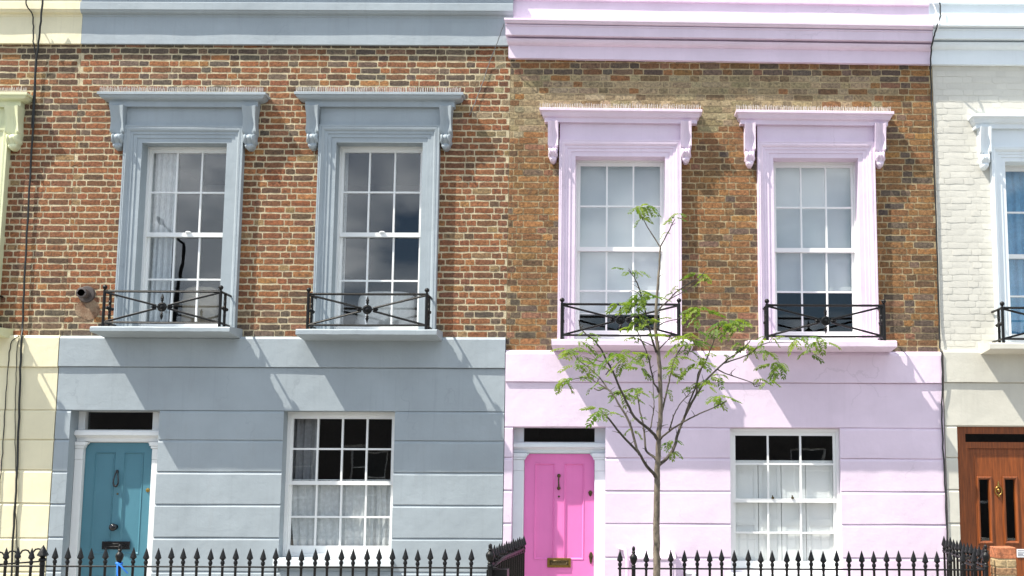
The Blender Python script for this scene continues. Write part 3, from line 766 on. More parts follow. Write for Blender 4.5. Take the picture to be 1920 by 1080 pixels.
# ground-floor openings (metres): x0, x1, z0, z1
def opening(l, r_, t, b_): return (X(l, 900, YF), X(r_, 900, YF), Z((l+r_)/2, b_, YF) if b_ else -0.05, Z((l+r_)/2, t, YF))
D2 = opening(124.5, 293, 770, None); L2 = opening(527, 737.5, 771, 1046)
D3 = opening(959.5, 1135, 801.5, None); L3 = opening(1369, 1577, 803, 1074)
D4 = opening(1797, 1958, 800, None)
zb1 = Z(60, 628, YBAND); zb2 = Z(500, 630.5, YBAND); zb3 = Z(1350, 657.5, YBAND); zb4 = Z(1850, 656, YBAND)
house_shell(H1, XL, XA-0.002, 'cream', M['mort_pale'], zb1, zpar2, [], [W1['hole']], top2)
house_shell(H2, XA+0.002, XB-0.002, 'grey', M['mort_pale'], zb2, zpar2, [D2, L2], [W2a['hole'], W2b['hole']], top2)
house_shell(H3, XB+0.002, XC-0.002, 'pink', M['mort_dark'], zb3, zpar3, [D3, L3], [W3a['hole'], W3b['hole']], top2, 0.0015)
house_shell(H4, XC+0.002, XR, 'offwhite', M['mort_white'], zb4, zpar4, [D4], [W4['hole']], top2, 0.0005)
zz_ = lambda px, ls: [Z(px, q, YF) for q in ls]
courses(H1, 'cream', XL, XA-0.004, zb1, Z(60, 687.5, YBAND), Z(60, 768, YF), zz_(60, [824, 881, 943, 1008]), [], 10)
courses(H2, 'grey', XA+0.001, XB, zb2, Z(500, 688.5, YBAND), Z(500, 770, YF), zz_(500, [825.5, 885, 946, 1008]), [D2, L2], 30)
courses(H3, 'pink', XB+0.002, XC-0.004, zb3, Z(1350, 717, YBAND), Z(1350, 801, YF), zz_(1350, [859, 920.5, 982, 1045]), [D3, L3], 50, rnd_top=0.045)
courses(H4, 'offwhite', XC+0.006, XR, zb4, Z(1850, 717, YBAND), Z(1850, 798, YF), zz_(1850, [858, 918, 981, 1044]), [D4], 70)
# bricks
lay_bricks(H1, XL, XA, zb1-0.01, zpar2+0.05, [W1['block']], pal_grey, M['brick'], seed=11)
lay_bricks(H2, XA+0.004, XB-0.004, zb2-0.01, zpar2+0.05, [W2a['block'], W2b['block']], pal_grey, M['brick'], seed=12)
lay_bricks(H3, XB+0.004, XC-0.006, zb3-0.01, zpar3+0.08, [W3a['block'], W3b['block']], pal_pink, M['brick'], bed=0.0140, perp=0.0100, S=0.2235, H=0.1065, proud=0.0025, ragged=0.0022, seed=13)
M['brick_white'] = paint('painted_brick', (0.985, 0.985, 0.985), 0.6, 0.05, 0.5, 0.4, 0.2)
mt = M['brick_white']; N, L = mt.node_tree.nodes, mt.node_tree.links
B_ = N['Principled BSDF']; src = B_.inputs['Base Color'].links[0].from_socket
oi = N.new('ShaderNodeObjectInfo'); at = N.new('ShaderNodeAttribute'); at.attribute_name = 'tint'
L.new(mul(N, L, mul(N, L, src, oi.outputs['Color']), at.outputs['Color']), B_.inputs['Base Color'])
BRV.clear()
lay_bricks(H4, XC+0.006, XR, zb4-0.01, zpar4+0.08, [W4['block']], pal_white, M['brick_white'], bed=0.0095, perp=0.007, S=0.226, H=0.11, proud=0.0020, ragged=0.0025, kind='painted', seed=14)

# parapets and cornices
parapet(H1, 'cream', XL, XA+0.012, zpar2); parapet(H2, 'grey', XA+0.014, XB+0.03, zpar2)
def cornice(h, mat, x0, x1, pxm, ys, slope, left, right):
    """ys: pixel rows from the bottom of the frieze band up to the coping, read at column pxm"""
    z = [Z(pxm, y, -d) for y, d in ys]
    prof = [(0.06, z[0]), (0.06, z[1])] + cove(0.065, z[1]+0.002, 0.135, z[2], 4, 'other') + [(0.130, z[2]+0.003), (0.06, z[2]+0.006), (0.06, z[2]+0.022), (0.182, z[2]+0.026), (0.186, z[3]), (0.198, z[3]+0.004), (0.198, z[3]+0.016), (0.165, z[3]+0.017), (0.165, z[3]+0.025)] + cove(0.200, z[3]+0.026, 0.232, z[4]-0.022, 4, 'other') + [(0.245, z[4]-0.02), (0.245, z[4]), (0.234, z[4]+0.006), (0.06, z[4]+0.03), (0.05, z[5]), (0.085, z[5]+0.004), (0.085, z[5]+0.07), (0.06, z[5]+0.08), (0.05, z[5]+0.30), (-0.33, z[5]+0.34)]
    build(sweep_front(x0, x1, prof, slope, (x0+x1)/2, left, right, wob=0.006, seg=36, ret=0.22), 'cornice', M[mat], h, smooth=32)
cornice(H3, 'pink', X(953, 60, -.08)+0.0176, XC-0.03, 1350, [(114.5, .06), (91, .06), (77.5, .135), (53.5, .21), (38.5, .27), (6.5, .05)], -0.0118, True, False)
cornice(H4, 'bluewhite', XC-0.026, XR, 1840, [(121, .06), (94, .06), (79, .135), (55.5, .21), (43.5, .27), (9, .05)], 0.0, False, False)

# ------------------------------------------------------------------ ground-floor windows
def low_window(h, mat, op, yf, cols, pmid, ptop_split, meet, bot_split, pxm, fr, sill_px, seed, trim='white', rail=0.045):
    x0, x1, z0, z1 = op; yg = yf + 0.04
    win = sash_window(h, x0+0.002, x1-0.002, z0+0.001, z1-0.002, Z(pxm, meet, yg), cols, yf, frame=fr, seed=seed, bar=0.021, rail=rail, bot=0.085, splits={0: Z(pxm, bot_split, yg), 1: Z(pxm, ptop_split, yg)}, mat=trim)
    b = MB(); b.bbox(x0-0.03, x1+0.02, -0.16, 0.18, z0-0.085, z0-0.001, 0.006); build(b, 'window_sill', M[sill_px], h)
    return win
low_window(H2, 'grey', L2, 0.12, 4, 632, 842, 905.5, 969.5, 640, 0.034, 'bluewhite', 21)
low_window(H3, 'pink', L3, 0.015, 3, 1466, 870, 938.5, 999, 1467, 0.036, 'bluewhite', 22)

# ------------------------------------------------------------------ doors
def frame_door(h, op, trim, leafmat, leaf, fan, trans, seed, y=0.12, zsill=0.14, caps=True):
    x0, x1, _, z1 = op
    lx0, lx1, lz1 = X(leaf[0], 950, y+0.05), X(leaf[1], 950, y+0.05), Z((leaf[0]+leaf[1])/2, leaf[2], y+0.05)
    fx0, fx1, fz0, fz1 = rect(fan[0], fan[1], fan[2], fan[3], y+0.05)
    tz0, tz1 = Z((leaf[0]+leaf[1])/2, trans[1], y-0.04), Z((leaf[0]+leaf[1])/2, trans[0], y-0.04)
    b = MB(); b.holes(x0+0.001, x1-0.001, zsill, z1-0.001, [(lx0, lx1, zsill-1, lz1), (fx0, fx1, fz0, fz1)], y+0.045, y+0.13)
    fr = build(b, 'door_frame', M[trim], h)
    th = tz1 - tz0
    prof = [(0.0, tz0), (0.03, tz0+0.002), (0.03, tz0+th*0.30), (0.045, tz0+th*0.36)] + cove(0.05, tz0+th*0.38, 0.085, tz0+th*0.52, 3, 'cavetto') + [(0.10, tz0+th*0.54), (0.10, tz0+th*0.82), (0.085, tz0+th*0.84), (0.085, tz0+th*0.96), (0.0, tz1+0.004)]
    b = sweep_front(x0+0.003, x1-0.003, prof, 0, 0, False, False, back=-0.004, seg=4); b.v = [(v[0], v[1]+y+0.045, v[2]) for v in b.v]; build(b, 'transom', M[trim], fr, smooth=30)
    for a, c in ((x0+0.002, lx0), (lx1, x1-0.002)):
        b = MB(); ztop = tz0-0.002; s = 1 if a < (x0+x1)/2 - 0.2 else -1
        b.bbox(a, c, y-0.005, y+0.044, zsill, ztop-0.2, 0.004); b.bbox(a, c, y-0.008, y+0.044, ztop-0.198, ztop-0.075, 0.003)
        if caps:
            pa, pc = (a, c+0.03) if s == 1 else (a-0.03, c)
            b.bbox(pa if s == -1 else a, pc if s == 1 else c, y-0.028, y+0.044, ztop-0.045, ztop, 0.004); b.bbox(a if s == 1 else a-0.015, c+0.015 if s == 1 else c, y-0.018, y+0.044, ztop-0.073, ztop-0.046, 0.003)
        build(b, 'pilaster', M[trim], fr)
    if caps:
        for s, xx in ((1, lx0), (-1, lx1)):   # shaped brackets in the upper corners of the doorway
            b = MB(); pts = [(0, 0), (0.055, 0), (0.050, -0.014), (0.026, -0.035), (0.016, -0.062), (0, -0.075)]
            for yy in (y+0.012, y+0.05):
                for px_, pz in pts: b.v.append((xx + s*(px_-0.001), yy, lz1 + 0.001 + pz))
            n = len(pts); b.f = [tuple(range(n)), tuple(range(n, 2*n))[::-1]] + [(i, n+i, n+(i+1) % n, (i+1) % n) for i in range(n)]
            build(b, 'corner_bracket', M[trim], fr)
    b = MB(); b.box(fx0-0.005, fx1+0.005, y+0.09, y+0.094, fz0-0.005, fz1+0.005); build(b, 'fanlight', M['glass'], h)
    b = MB(); b.bbox(x0-0.05, x1+0.05, -0.42, 0.3, 0.006, zsill-0.001, 0.01); build(b, 'doorstep', M['paving'], h)
    return (lx0, lx1, zsill+0.004, lz1)
ld = frame_door(H2, D2, 'white', 'blue', (153, 283, 829.5), (160, 286.5, 772.5, 805.5), (806, 828), 1)
leafB = door_leaf(H2, 'blue', ld[0]+0.003, ld[1]-0.003, ld[2], ld[3]-0.003, 0.185)
ld3 = frame_door(H3, D3, 'bluewhite', 'magenta', (982, 1114.5, 850.5), (982, 1115, 802.5, 828.5), (829, 849), 2)
leafP = door_leaf(H3, 'magenta', ld3[0]+0.003, ld3[1]-0.003, ld3[2], ld3[3]-0.003, 0.185)
DY = 0.185
def at_door(px, py): return (X(px, py, DY), DY, Z(px, py, DY))
# blue door furniture
x, y, z = at_door(220.5, 884); b = MB()
b.lathe((x, y-0.012, z), [(0.001, -0.02), (0.014, -0.016), (0.018, 0.0), (0.014, 0.016), (0.001, 0.02)], 10)
b.tube([(x-0.008, y-0.02, z), (x-0.026, y-0.034, z-0.09), (x-0.028, y-0.036, z-0.13), (x-0.018, y-0.036, z-0.158), (x, y-0.038, z-0.166), (x+0.018, y-0.036, z-0.158), (x+0.028, y-0.036, z-0.13), (x+0.026, y-0.034, z-0.09), (x+0.008, y-0.02, z)], [0.006, 0.008, 0.010, 0.011, 0.013, 0.011, 0.010, 0.008, 0.006], 8)
build(b, 'door_knocker', M['blackgloss'], leafB, smooth=60)
x, y, z = at_door(216.5, 988); b = MB(); b.tube([(x, y, z), (x, y-0.008, z), (x, y-0.009, z), (x, y-0.035, z), (x, y-0.045, z), (x, y-0.062, z), (x, y-0.085, z), (x, y-0.10, z), (x, y-0.106, z)], [0.032, 0.032, 0.014, 0.013, 0.03, 0.042, 0.043, 0.03, 0.002], 14); build(b, 'door_knob', M['blackgloss'], leafB, smooth=50)
def letter_plate(leaf, l, r_, t, b_, mat, mat2):
    x0, x1, z0, z1 = rect(l, r_, t, b_, DY); b = MB(); b.bbox(x0, x1, DY-0.012, DY-0.0005, z0, z1, 0.004); o = build(b, 'letter_plate', mat, leaf)
    w, h_ = x1-x0, z1-z0; b = MB(); b.bbox(x0+w*0.10, x1-w*0.10, DY-0.019, DY-0.0125, z0+h_*0.24, z1-h_*0.24, 0.003); b.tube([(x0+w*0.16, DY-0.022, z0+h_*0.55), (x0+w*0.2, DY-0.028, z0+h_*0.36), (x1-w*0.2, DY-0.028, z0+h_*0.36), (x1-w*0.16, DY-0.022, z0+h_*0.55)], 0.005, 6)
    build(b, 'letter_flap', mat2, leaf, smooth=40)
letter_plate(leafB, 191.5, 244, 1015, 1030, M['blackgloss'], M['iron'])
def small_disc(leaf, name, px, py, r_, mat, d=0.012):
    x, y, z = at_door(px, py); b = MB(); b.tube([(x, y-0.0005, z), (x, y-d*0.7, z), (x, y-d, z)], [r_, r_*0.95, r_*0.6], 12); build(b, name, mat, leaf, smooth=40)
small_disc(leafB, 'door_lock', 277.5, 919, 0.024, M['brass']); small_disc(leafB, 'spyhole', 220.5, 926, 0.011, M['darkbrass'])
# pink door furniture
x, y, z = at_door(1048, 892); b = MB(); b.sphere((x, y-0.018, z), 0.022, 10, 6, (1, .7, 1)); b.tube([(x, y-0.022, z-0.01), (x-0.003, y-0.034, z-0.05), (x, y-0.036, z-0.10), (x, y-0.03, z-0.135)], [0.009, 0.008, 0.009, 0.012], 8); b.sphere((x, y-0.022, z-0.14), 0.021, 10, 6, (1, .8, 1)); build(b, 'door_knocker', M['darkbrass'], leafP, smooth=60)
small_disc(leafP, 'spyhole', 1048, 931, 0.012, M['darkbrass'])
def teardrop(px, py, w, h_, mat, name):
    x, y, z = at_door(px, py); b = MB(); pts = [(w*math.sin(2*math.pi*k/14)*(1.0 if math.cos(2*math.pi*k/14) > -0.2 else 0.72), h_*math.cos(2*math.pi*k/14)) for k in range(14)]
    for d, s in ((0.0005, 1), (0.008, 1), (0.012, 0.82)):
        for p, q in pts: b.v.append((x+p*s, y-d, z+q*s))
    for i in range(2): b.f += [(i*14+k, i*14+(k+1) % 14, (i+1)*14+(k+1) % 14, (i+1)*14+k) for k in range(14)]
    b.f.append(tuple(28+k for k in range(14))); b.tube([(x, y-0.010, z+h_*0.2), (x, y-0.026, z+h_*0.2)], w*0.45, 10); build(b, name, mat, leafP, smooth=40)
teardrop(1107, 925, 0.026, 0.034, M['darkbrass'], 'door_lock'); teardrop(1108, 1046, 0.024, 0.068, M['darkbrass'], 'door_pull')
letter_plate(leafP, 1026, 1070.5, 1046, 1064, M['brass'], M['darkbrass'])
# brown door: frame, narrow fanlight, leaf with two slit lights
x0, x1, _, z1 = D4; y = 0.02
fz0, fz1 = Z(1870, 829, y), Z(1870, 813.5, y); lx0, lx1, lz1 = X(1816, 950, y+.02), X(1940, 950, y+.02), Z(1870, 841, y+.02)
b = MB(); b.holes(x0+0.001, x1-0.001, 0.14, z1-0.001, [(X(1810, 820, y), X(1945, 820, y), fz0, fz1), (lx0, lx1, 0, lz1)], y, y+0.09); fr4 = build(b, 'door_frame', M['wood'], H4)
b = MB(); b.box(X(1810, 820, y)-.005, X(1945, 820, y)+.005, y+0.04, y+0.044, fz0-.005, fz1+.005); build(b, 'fanlight', M['glass'], H4)
b = MB(); b.bbox(x0-0.05, x1+0.05, -0.42, 0.3, 0.006, 0.139, 0.01); build(b, 'doorstep', M['paving'], H4)
YD4 = y + 0.025
sl = [rect(1838, 1855.5, 899, 1014, YD4), rect(1886.5, 1904, 899, 1014, YD4)]
b = MB(); b.holes(lx0+0.003, lx1-0.003, 0.145, lz1-0.003, sl, YD4, YD4+0.05); leafW = build(b, 'door', M['wood'], H4)
for (a, c, z0, z1_) in sl:
    b = MB(); rings = [(-0.034, -0.001), (-0.032, -0.014), (-0.02, -0.019), (-0.004, -0.008), (0.0, 0.012)]
    for ins, dy in rings:
        for q in ((a+ins, z0+ins), (c-ins, z0+ins), (c-ins, z1_-ins), (a+ins, z1_-ins)): b.v.append((q[0], YD4+dy, q[1]))
    for i in range(4):
        for k in range(4): b.f.append((i*4+k, i*4+(k+1) % 4, (i+1)*4+(k+1) % 4, (i+1)*4+k))
    build(b, 'light_surround', M['wood'], leafW); b = MB(); b.box(a-.003, c+.003, YD4+0.02, YD4+0.025, z0-.003, z1_+.003); build(b, 'pane', M['glass'], leafW)
a0, a1, zA = X(1830, 900, YD4), X(1925, 900, YD4), Z(1870, 853, YD4)
b = MB(); b.holes(a0-0.012, a1+0.012, 0.3, zA+0.012, [(a0, a1, 0.312, zA)], YD4-0.006, YD4+0.002); build(b, 'raised_moulding', M['wood'], leafW)
x, _, z = P(1871.5, 918, YD4); b = MB(); ring = [(x+0.036*math.sin(q*math.pi/8), YD4-0.016, z-0.014-0.048*math.cos(q*math.pi/8)) for q in range(17)]; b.tube(ring, 0.0075, 7); b.lathe((x, YD4-0.012, z+0.03), [(0.004, 0), (0.014, 0.008), (0.016, 0.02), (0.008, 0.032), (0.011, 0.044), (0.002, 0.066)], 8); b.sphere((x, YD4-0.016, z-0.01), 0.018, 8, 5, (0.9, .6, 1.2)); b.lathe((x, YD4-0.014, z-0.088), [(0.002, 0), (0.012, 0.012), (0.010, 0.026)], 8)
build(b, 'door_knocker', M['brass'], leafW, smooth=60)
x0n, x1n, z0n, z1n = rect(1906, 1932, 1029.5, 1045, YD4); b = MB(); b.bbox(x0n, x1n, YD4-0.010, YD4-0.0065, z0n, z1n, 0.001)
nt = build(b, 'notice', M['paper'], None, label='small white printed notice on the brown door beside the brick pier', cat='notice')
for k, (ln, f) in enumerate(((0.55, 0.8), (0.8, 0.55), (0.45, 0.38), (0.7, 0.2))):
    b = MB(); w = x1n-x0n; zc = z0n + (z1n-z0n)*f; b.box(x0n+w*0.07, x0n+w*(0.07+ln*0.86), YD4-0.0112, YD4-0.0104, zc-0.004, zc+0.004); build(b, 'text_line', M['ink'], nt)

# meter cupboard, vent and flue
x0, x1 = X(1186, 1060, -0.30), X(1267, 1060, -0.30); zt, zt2 = Z(1228, 1046, -0.30), Z(1228, 1033, YF)
b = MB(); prof = [(-0.055, 0.02), (-0.30, 0.02), (-0.30, zt-0.02), (-0.315, zt-0.015), (-0.315, zt), (-0.055, zt2)]
for xx in (x0, x1):
    for yy, z in prof: b.v.append((xx, yy, z))
n = len(prof); b.f = [tuple(range(n)), tuple(range(n, 2*n))[::-1]] + [(i, n+i, n+(i+1) % n, (i+1) % n) for i in range(n)]
mc = build(b, 'meter_cupboard', M['pink'], H3); b = MB(); b.bbox(x0+0.03, x1-0.03, -0.308, -0.3005, 0.06, zt-0.05, 0.002); build(b, 'cupboard_door', M['pink'], mc)
b = MB(); q0, q1 = P(1163, 1027, -0.10), P(1176, 1048, -0.10); b.tube([(q0.x, -0.05, q0.z-0.01), (q0.x, -0.11, q0.z-0.01), (q0.x+0.05, -0.12, q0.z-0.015), (q1.x, -0.12, q1.z), (q1.x, -0.12, 0.05)], 0.022, 8); build(b, 'waste_pipe', M['pink'], H3, smooth=50)
p = P(1297, 1075, -0.14); b = MB(); b.tube([(p.x-0.045, -0.05, p.z-0.02), (p.x-0.04, -0.14, p.z), (p.x+0.03, -0.15, p.z), (p.x+0.035, -0.15, 0.04)], 0.032, 8); build(b, 'waste_pipe', M['bluewhite'], H3, smooth=50)
p = P(163, 552, 0); b = MB(); b.tube([(p.x, 0.01, p.z), (p.x, -0.012, p.z), (p.x, -0.026, p.z), (p.x, -0.03, p.z)], [0.098, 0.098, 0.088, 0.05], 24); pt = MB(); r_ = random.Random(3); ring_ = [(p.x + 0.02 + (0.13+0.03*r_.random())*math.cos(a), p.z - 0.17 + (0.10+0.03*r_.random())*math.sin(a)) for a in [k*math.pi/9 for k in range(18)]]
pt.v = [(a, -0.0035, c) for a, c in ring_] + [(a*0.97+p.x*0.03, 0.004, c) for a, c in ring_]; pt.f = [tuple(range(18))] + [(k, (k+1) % 18, 18+(k+1) % 18, 18+k) for k in range(18)]
build(pt, 'mortar_patch', M['mort_patch'], H2)
fl = build(b, 'flue_plate', M['flue'], H2, smooth=40)
b = MB(); q = Vector((p.x, -0.26, p.z)); rr = 0.047
b.tube([(p.x, -0.03, p.z), (p.x, -0.10, p.z), (p.x, -0.102, p.z), (p.x, -0.16, p.z), (p.x, -0.162, p.z), (p.x, -0.162, p.z), (p.x, -0.11, p.z)], [0.052, 0.052, 0.060, 0.060, 0.055, 0.040, 0.036], 18); build(b, 'flue_pipe', M['flue'], fl, smooth=40)

# ------------------------------------------------------------------ window railings
balcony_railing(W1, 'black iron window railing of the cream house, mostly out of sight')
balcony_railing(W2a, 'black iron railing on the grey sill above the teal door')
balcony_railing(W2b, 'black iron railing on the grey sill above the curtained ground-floor window')
balcony_railing(W3a, 'black iron railing on the pink sill partly hidden by the tree')
balcony_railing(W3b, 'black iron railing on the pink sill above the shuttered window')
balcony_railing(W4, 'black iron railing on the sill of the off-white house')

# ------------------------------------------------------------------ things inside the windows
def curtain(label, x0, x1, z0, z1, y, amp, waves, mat, seed, group=None, top_wob=0.0, flare=0.0):
    r_ = random.Random(seed); ph = [r_.uniform(0, 6) for _ in range(4)]; b = MB()
    def fn(u, v):
        x = x0 + (x1-x0)*(u + 0.012*math.sin(9*u+ph[0])) - flare*(1-v)**2*(1-u)
        k = amp*(0.7 + 0.5*(1-v)); yy = y + k*math.sin(waves*2*math.pi*u + ph[1] + 0.5*math.sin(5*u+ph[2]) + 0.25*(1-v)) + 0.4*k*math.sin(waves*4.3*math.pi*u + ph[3])
        return (x, yy, z0 + (z1-z0)*v + (top_wob*math.sin(u*60+ph[0])*v if v > 0.95 else 0))
    b.grid(fn, int(max(30, waves*10)), 10)
    k0 = len(b.v); nv = k0
    b.v += [(v[0], v[1]+0.004, v[2]) for v in b.v]; b.f += [tuple(i+nv for i in f[::-1]) for f in b.f]
    return build(b, 'curtain', M[mat], None, smooth=80, label=label, cat='curtain', group=group)
wz = lambda w: (w['zs']+0.10, w['zt']-0.02)
curtain('white sheer curtain drawn aside in the window above the teal door', X(281, 440, .32), X(327, 440, .32), *wz(W2a), 0.30, 0.022, 4, 'sheer', 1)
curtain('narrow white curtain edge in the window above the curtained ground-floor window', X(640, 440, .32), X(648, 440, .32), *wz(W2b), 0.34, 0.012, 2, 'sheer', 2)
curtain('curtain coloured like the blue reflection in the window of the off-white house', X(1886, 440, .3), X(2020, 440, .3), *wz(W4), 0.30, 0.018, 7, 'reflblue', 3)  # cloth coloured blue to stand in for the reflection on these panes
zt_, zm_, zb_ = L2[3], Z(640, 902, .2), L2[2]
curtain('dark and pale striped curtain behind the upper sash of the ground-floor window', X(545, 840, .30), X(593, 840, .30), zm_-0.1, zt_-0.02, 0.34, 0.026, 3.2, 'stripe', 4)
curtain('grey-white cafe curtain with a gathered edge across the lower sash of the ground-floor window', X(546, 960, .23), X(700, 960, .23), zb_+0.05, zm_+0.01, 0.232, 0.010, 9, 'sheer', 5, top_wob=0.008, flare=-0.06)
curtain('short cafe curtain panel at the door-side end beside the grey-white cafe curtain', X(697, 960, .25), X(736, 960, .25), zb_+0.05, zm_+0.008, 0.246, 0.012, 3, 'sheer', 6, top_wob=0.008)
b = MB(); b.tube([(L2[0]+0.05, 0.235, zm_+0.012), (L2[1]-0.05, 0.235, zm_+0.012)], 0.006, 6); build(b, 'curtain_rod', M['white'], H2)
def blind(label, w, zbot_px, px):
    b = MB(); z0 = Z(px, zbot_px, .26); x0, x1 = w['xl']+0.03, w['xr']-0.03
    b.grid(lambda u, v: (x0+(x1-x0)*u, 0.285 + 0.003*math.sin(u*5), z0+(w['zt']-0.03-z0)*v), 8, 6)
    nv = len(b.v); b.v += [(v[0], v[1]+0.003, v[2]) for v in b.v]; b.f += [tuple(i+nv for i in f[::-1]) for f in b.f]
    o = build(b, 'roller_blind', M['blind'], None, label=label, cat='blind', group='white roller blinds upstairs')
    c = MB(); c.bbox(x0, x1, 0.282, 0.294, z0-0.02, z0-0.001, 0.003); build(c, 'bottom_bar', M['white'], o)
blind('white roller blind, nearly fully drawn, in the window behind the tree top', W3a, 586, 1162)
blind('white roller blind stopping higher up, in the window next to the off-white house', W3b, 545, 1522)
# interior shutters of the pink ground-floor window
zsT = Z(1467, 869, .15); px_edges = [1371, 1421.5, 1464.5, 1510.5, 1562]
for k in range(4):
    a, c = X(px_edges[k], 960, .15)+0.003, X(px_edges[k+1], 960, .15)-0.003; z0 = L3[2]+0.03
    hs = [(a+0.045, c-0.045, zsT-0.62, zsT-0.06), (a+0.045, c-0.045, z0+0.06, zsT-0.69)]
    b = MB(); b.holes(a, c, z0, zsT, hs, 0.112, 0.137); sh = build(b, 'shutter', M['white'], H3)
    for q in hs: b = MB(); b.box(q[0]-0.002, q[1]+0.002, 0.121, 0.131, q[2]-0.002, q[3]+0.002); build(b, 'shutter_panel', M['white'], sh)
b = MB(); b.bbox(L3[0]+0.02, L3[1]-0.02, 0.109, 0.15, zsT+0.002, zsT+0.035, 0.004); build(b, 'shutter_rail', M['white'], H3)
for px in (1449, 1486): p = P(px, 933, .05); b = MB(); b.bbox(p.x-0.016, p.x+0.012, 0.020, 0.047, p.z-0.014, p.z+0.008, 0.003); b.tube([(p.x-0.004, 0.035, p.z), (p.x-0.006, 0.03, p.z+0.026)], 0.007, 6); build(b, 'sash_stop', M['darkbrass'], H3)
for w, px in ((W2a, 352), (W2b, 716)):
    p = P(px, 437, .15); b = MB(); b.sphere((p.x, 0.16, w['zm']+0.028), 0.022, 8, 5, (1.6, 1, .6)); build(b, 'sash_catch', M['white'], H2, smooth=60)
# seats close behind the two grey windows
def armchair(label, px0, px1, pytop, zfl, mat, y=0.75):
    x0, x1, z1 = X(px0, 580, y), X(px1, 580, y), Z((px0+px1)/2, pytop, y); t = thing('armchair', label, 'chair', ((x0+x1)/2, y+0.35, zfl))
    def cushion(nm, a, c, y0, y1, z0, z_, e=0.5):
        b = MB(); b.sphere((0,0,0), 1, 20, 14); f = lambda q: math.copysign(abs(q)**e, q)
        b.v = [((a+c)/2+f(v[0])*(c-a)/2, (y0+y1)/2+f(v[1])*(y1-y0)/2, (z0+z_)/2+f(v[2])*(z_-z0)/2) for v in b.v]; build(b, nm, M[mat], t, smooth=80)
    cushion('backrest', x0, x1, y, y+0.18, zfl+0.35, z1, 0.42); cushion('seat', x0+0.05, x1-0.05, y+0.15, y+0.75, zfl+0.2, zfl+0.46); cushion('armrest', x0-0.06, x0+0.08, y+0.1, y+0.75, zfl+0.2, zfl+0.62); cushion('armrest', x1-0.08, x1+0.06, y+0.1, y+0.75, zfl+0.2, zfl+0.62)
    for sx_ in (x0+0.05, x1-0.05):
        for yy in (y+0.1, y+0.7): b = MB(); b.tube([(sx_, yy, zfl+0.005), (sx_, yy, zfl+0.22)], [0.015, 0.022], 8); build(b, 'leg', M['wood'], t)
armchair('beige padded chair behind the railed window above the teal door', 338, 408, 536, 3.1, 'beige', 0.62)
armchair('white padded chair behind the railed window above the curtained ground-floor window', 668, 778, 545, 3.1, 'whitecloth', 0.55)

# ------------------------------------------------------------------ front railings along the pavement
YR = -2.2
ZTIP, ZRAIL = Z(560, 1028, YR), Z(560, 1063.5, YR)
SPEAR = [(0.0125, -9), (0.0125, -0.185), (0.016, -0.18), (0.0145, -0.165), (0.013, -0.155), (0.0205, -0.142), (0.0195, -0.125), (0.0115, -0.114), (0.015, -0.109), (0.0310, -0.095), (0.0285, -0.083), (0.0135, -0.035), (0.0018, 0.0)]
URN = [(0.02, -9), (0.02, -0.165), (0.026, -0.16), (0.018, -0.14), (0.024, -0.132), (0.015, -0.12), (0.028, -0.10), (0.038, -0.065), (0.036, -0.045), (0.024, -0.03), (0.013, -0.018), (0.021, -0.006), (0.013, 0.004), (0.017, 0.016), (0.016, 0.034), (0.010, 0.045), (0.001, 0.05)]
def fence_bar(t, x, y, z, prof, name, mat=None, z0=0.15, tilt=0.0):
    b = MB(); p = [(r_, (z0 - z if q == -9 else q)) for r_, q in prof]; b.lathe((x, y, z), p, 8, 1.0 if name != 'spear' else 0.8, math.pi/8)
    b.v = [(v[0] + (v[2]-z0)*tilt, v[1], v[2]) for v in b.v]
    return build(b, name, mat or M['iron'], t, smooth=40)
def fence(label, pxs, posts, ends, coping=True):
    x0, x1 = X(ends[0], 1064, YR), X(ends[1], 1064, YR)
    t = thing('iron_railing', label, 'railing', ((x0+x1)/2, YR, 0), 'black spear-topped railings in front of the houses'); r_ = random.Random(int(ends[0]) + 40)
    for px in pxs: fence_bar(t, X(px, 1045, YR), YR, ZTIP + r_.uniform(-0.008, 0.008), SPEAR, 'spear', tilt=r_.uniform(-0.011, 0.011))
    for px in posts: fence_bar(t, X(px, 1045, YR), YR, ZTIP-0.018, URN, 'post')
    b = MB(); b.bbox(x0, x1, YR-0.016, YR+0.016, ZRAIL-0.007, ZRAIL+0.007, 0.003); build(b, 'top_rail', M['iron'], t)
    b = MB(); b.bbox(x0, x1, YR-0.016, YR+0.016, 0.26, 0.275, 0.003); build(b, 'bottom_rail', M['iron'], t)
    if coping: b = MB(); b.bbox(x0-0.05, x1+0.05, YR-0.14, YR+0.14, 0.001, 0.155, 0.012); build(b, 'plinth', M['paving'], t)
    return t
fence('short run of spear railings before the cream house with one thick end spear', [11, 34, 58] + [-13 - 24.2*k for k in range(14)], [], (-345, 84))
fence('black spear railings before the grey-blue house with an urn-topped post', [103, 126.5, 151, 172.5, 199.5, 250, 273] + [297 + 24.38*k for k in range(25)], [224], (86, 932))
fence('black spear railings before the pink house behind the tree trunk', [1163, 1210, 1235] + [1259.5 + 23.75*k for k in range(22)], [1188], (1158, 1772))
def thick_spear(t, x, y, z): return fence_bar(t, x, y, z, [(r_*1.7, q) for r_, q in SPEAR], 'post')
t_cr = bpy.data.objects['iron_railing']; thick_spear(t_cr, X(80, 1045, YR), YR, ZTIP+0.02)
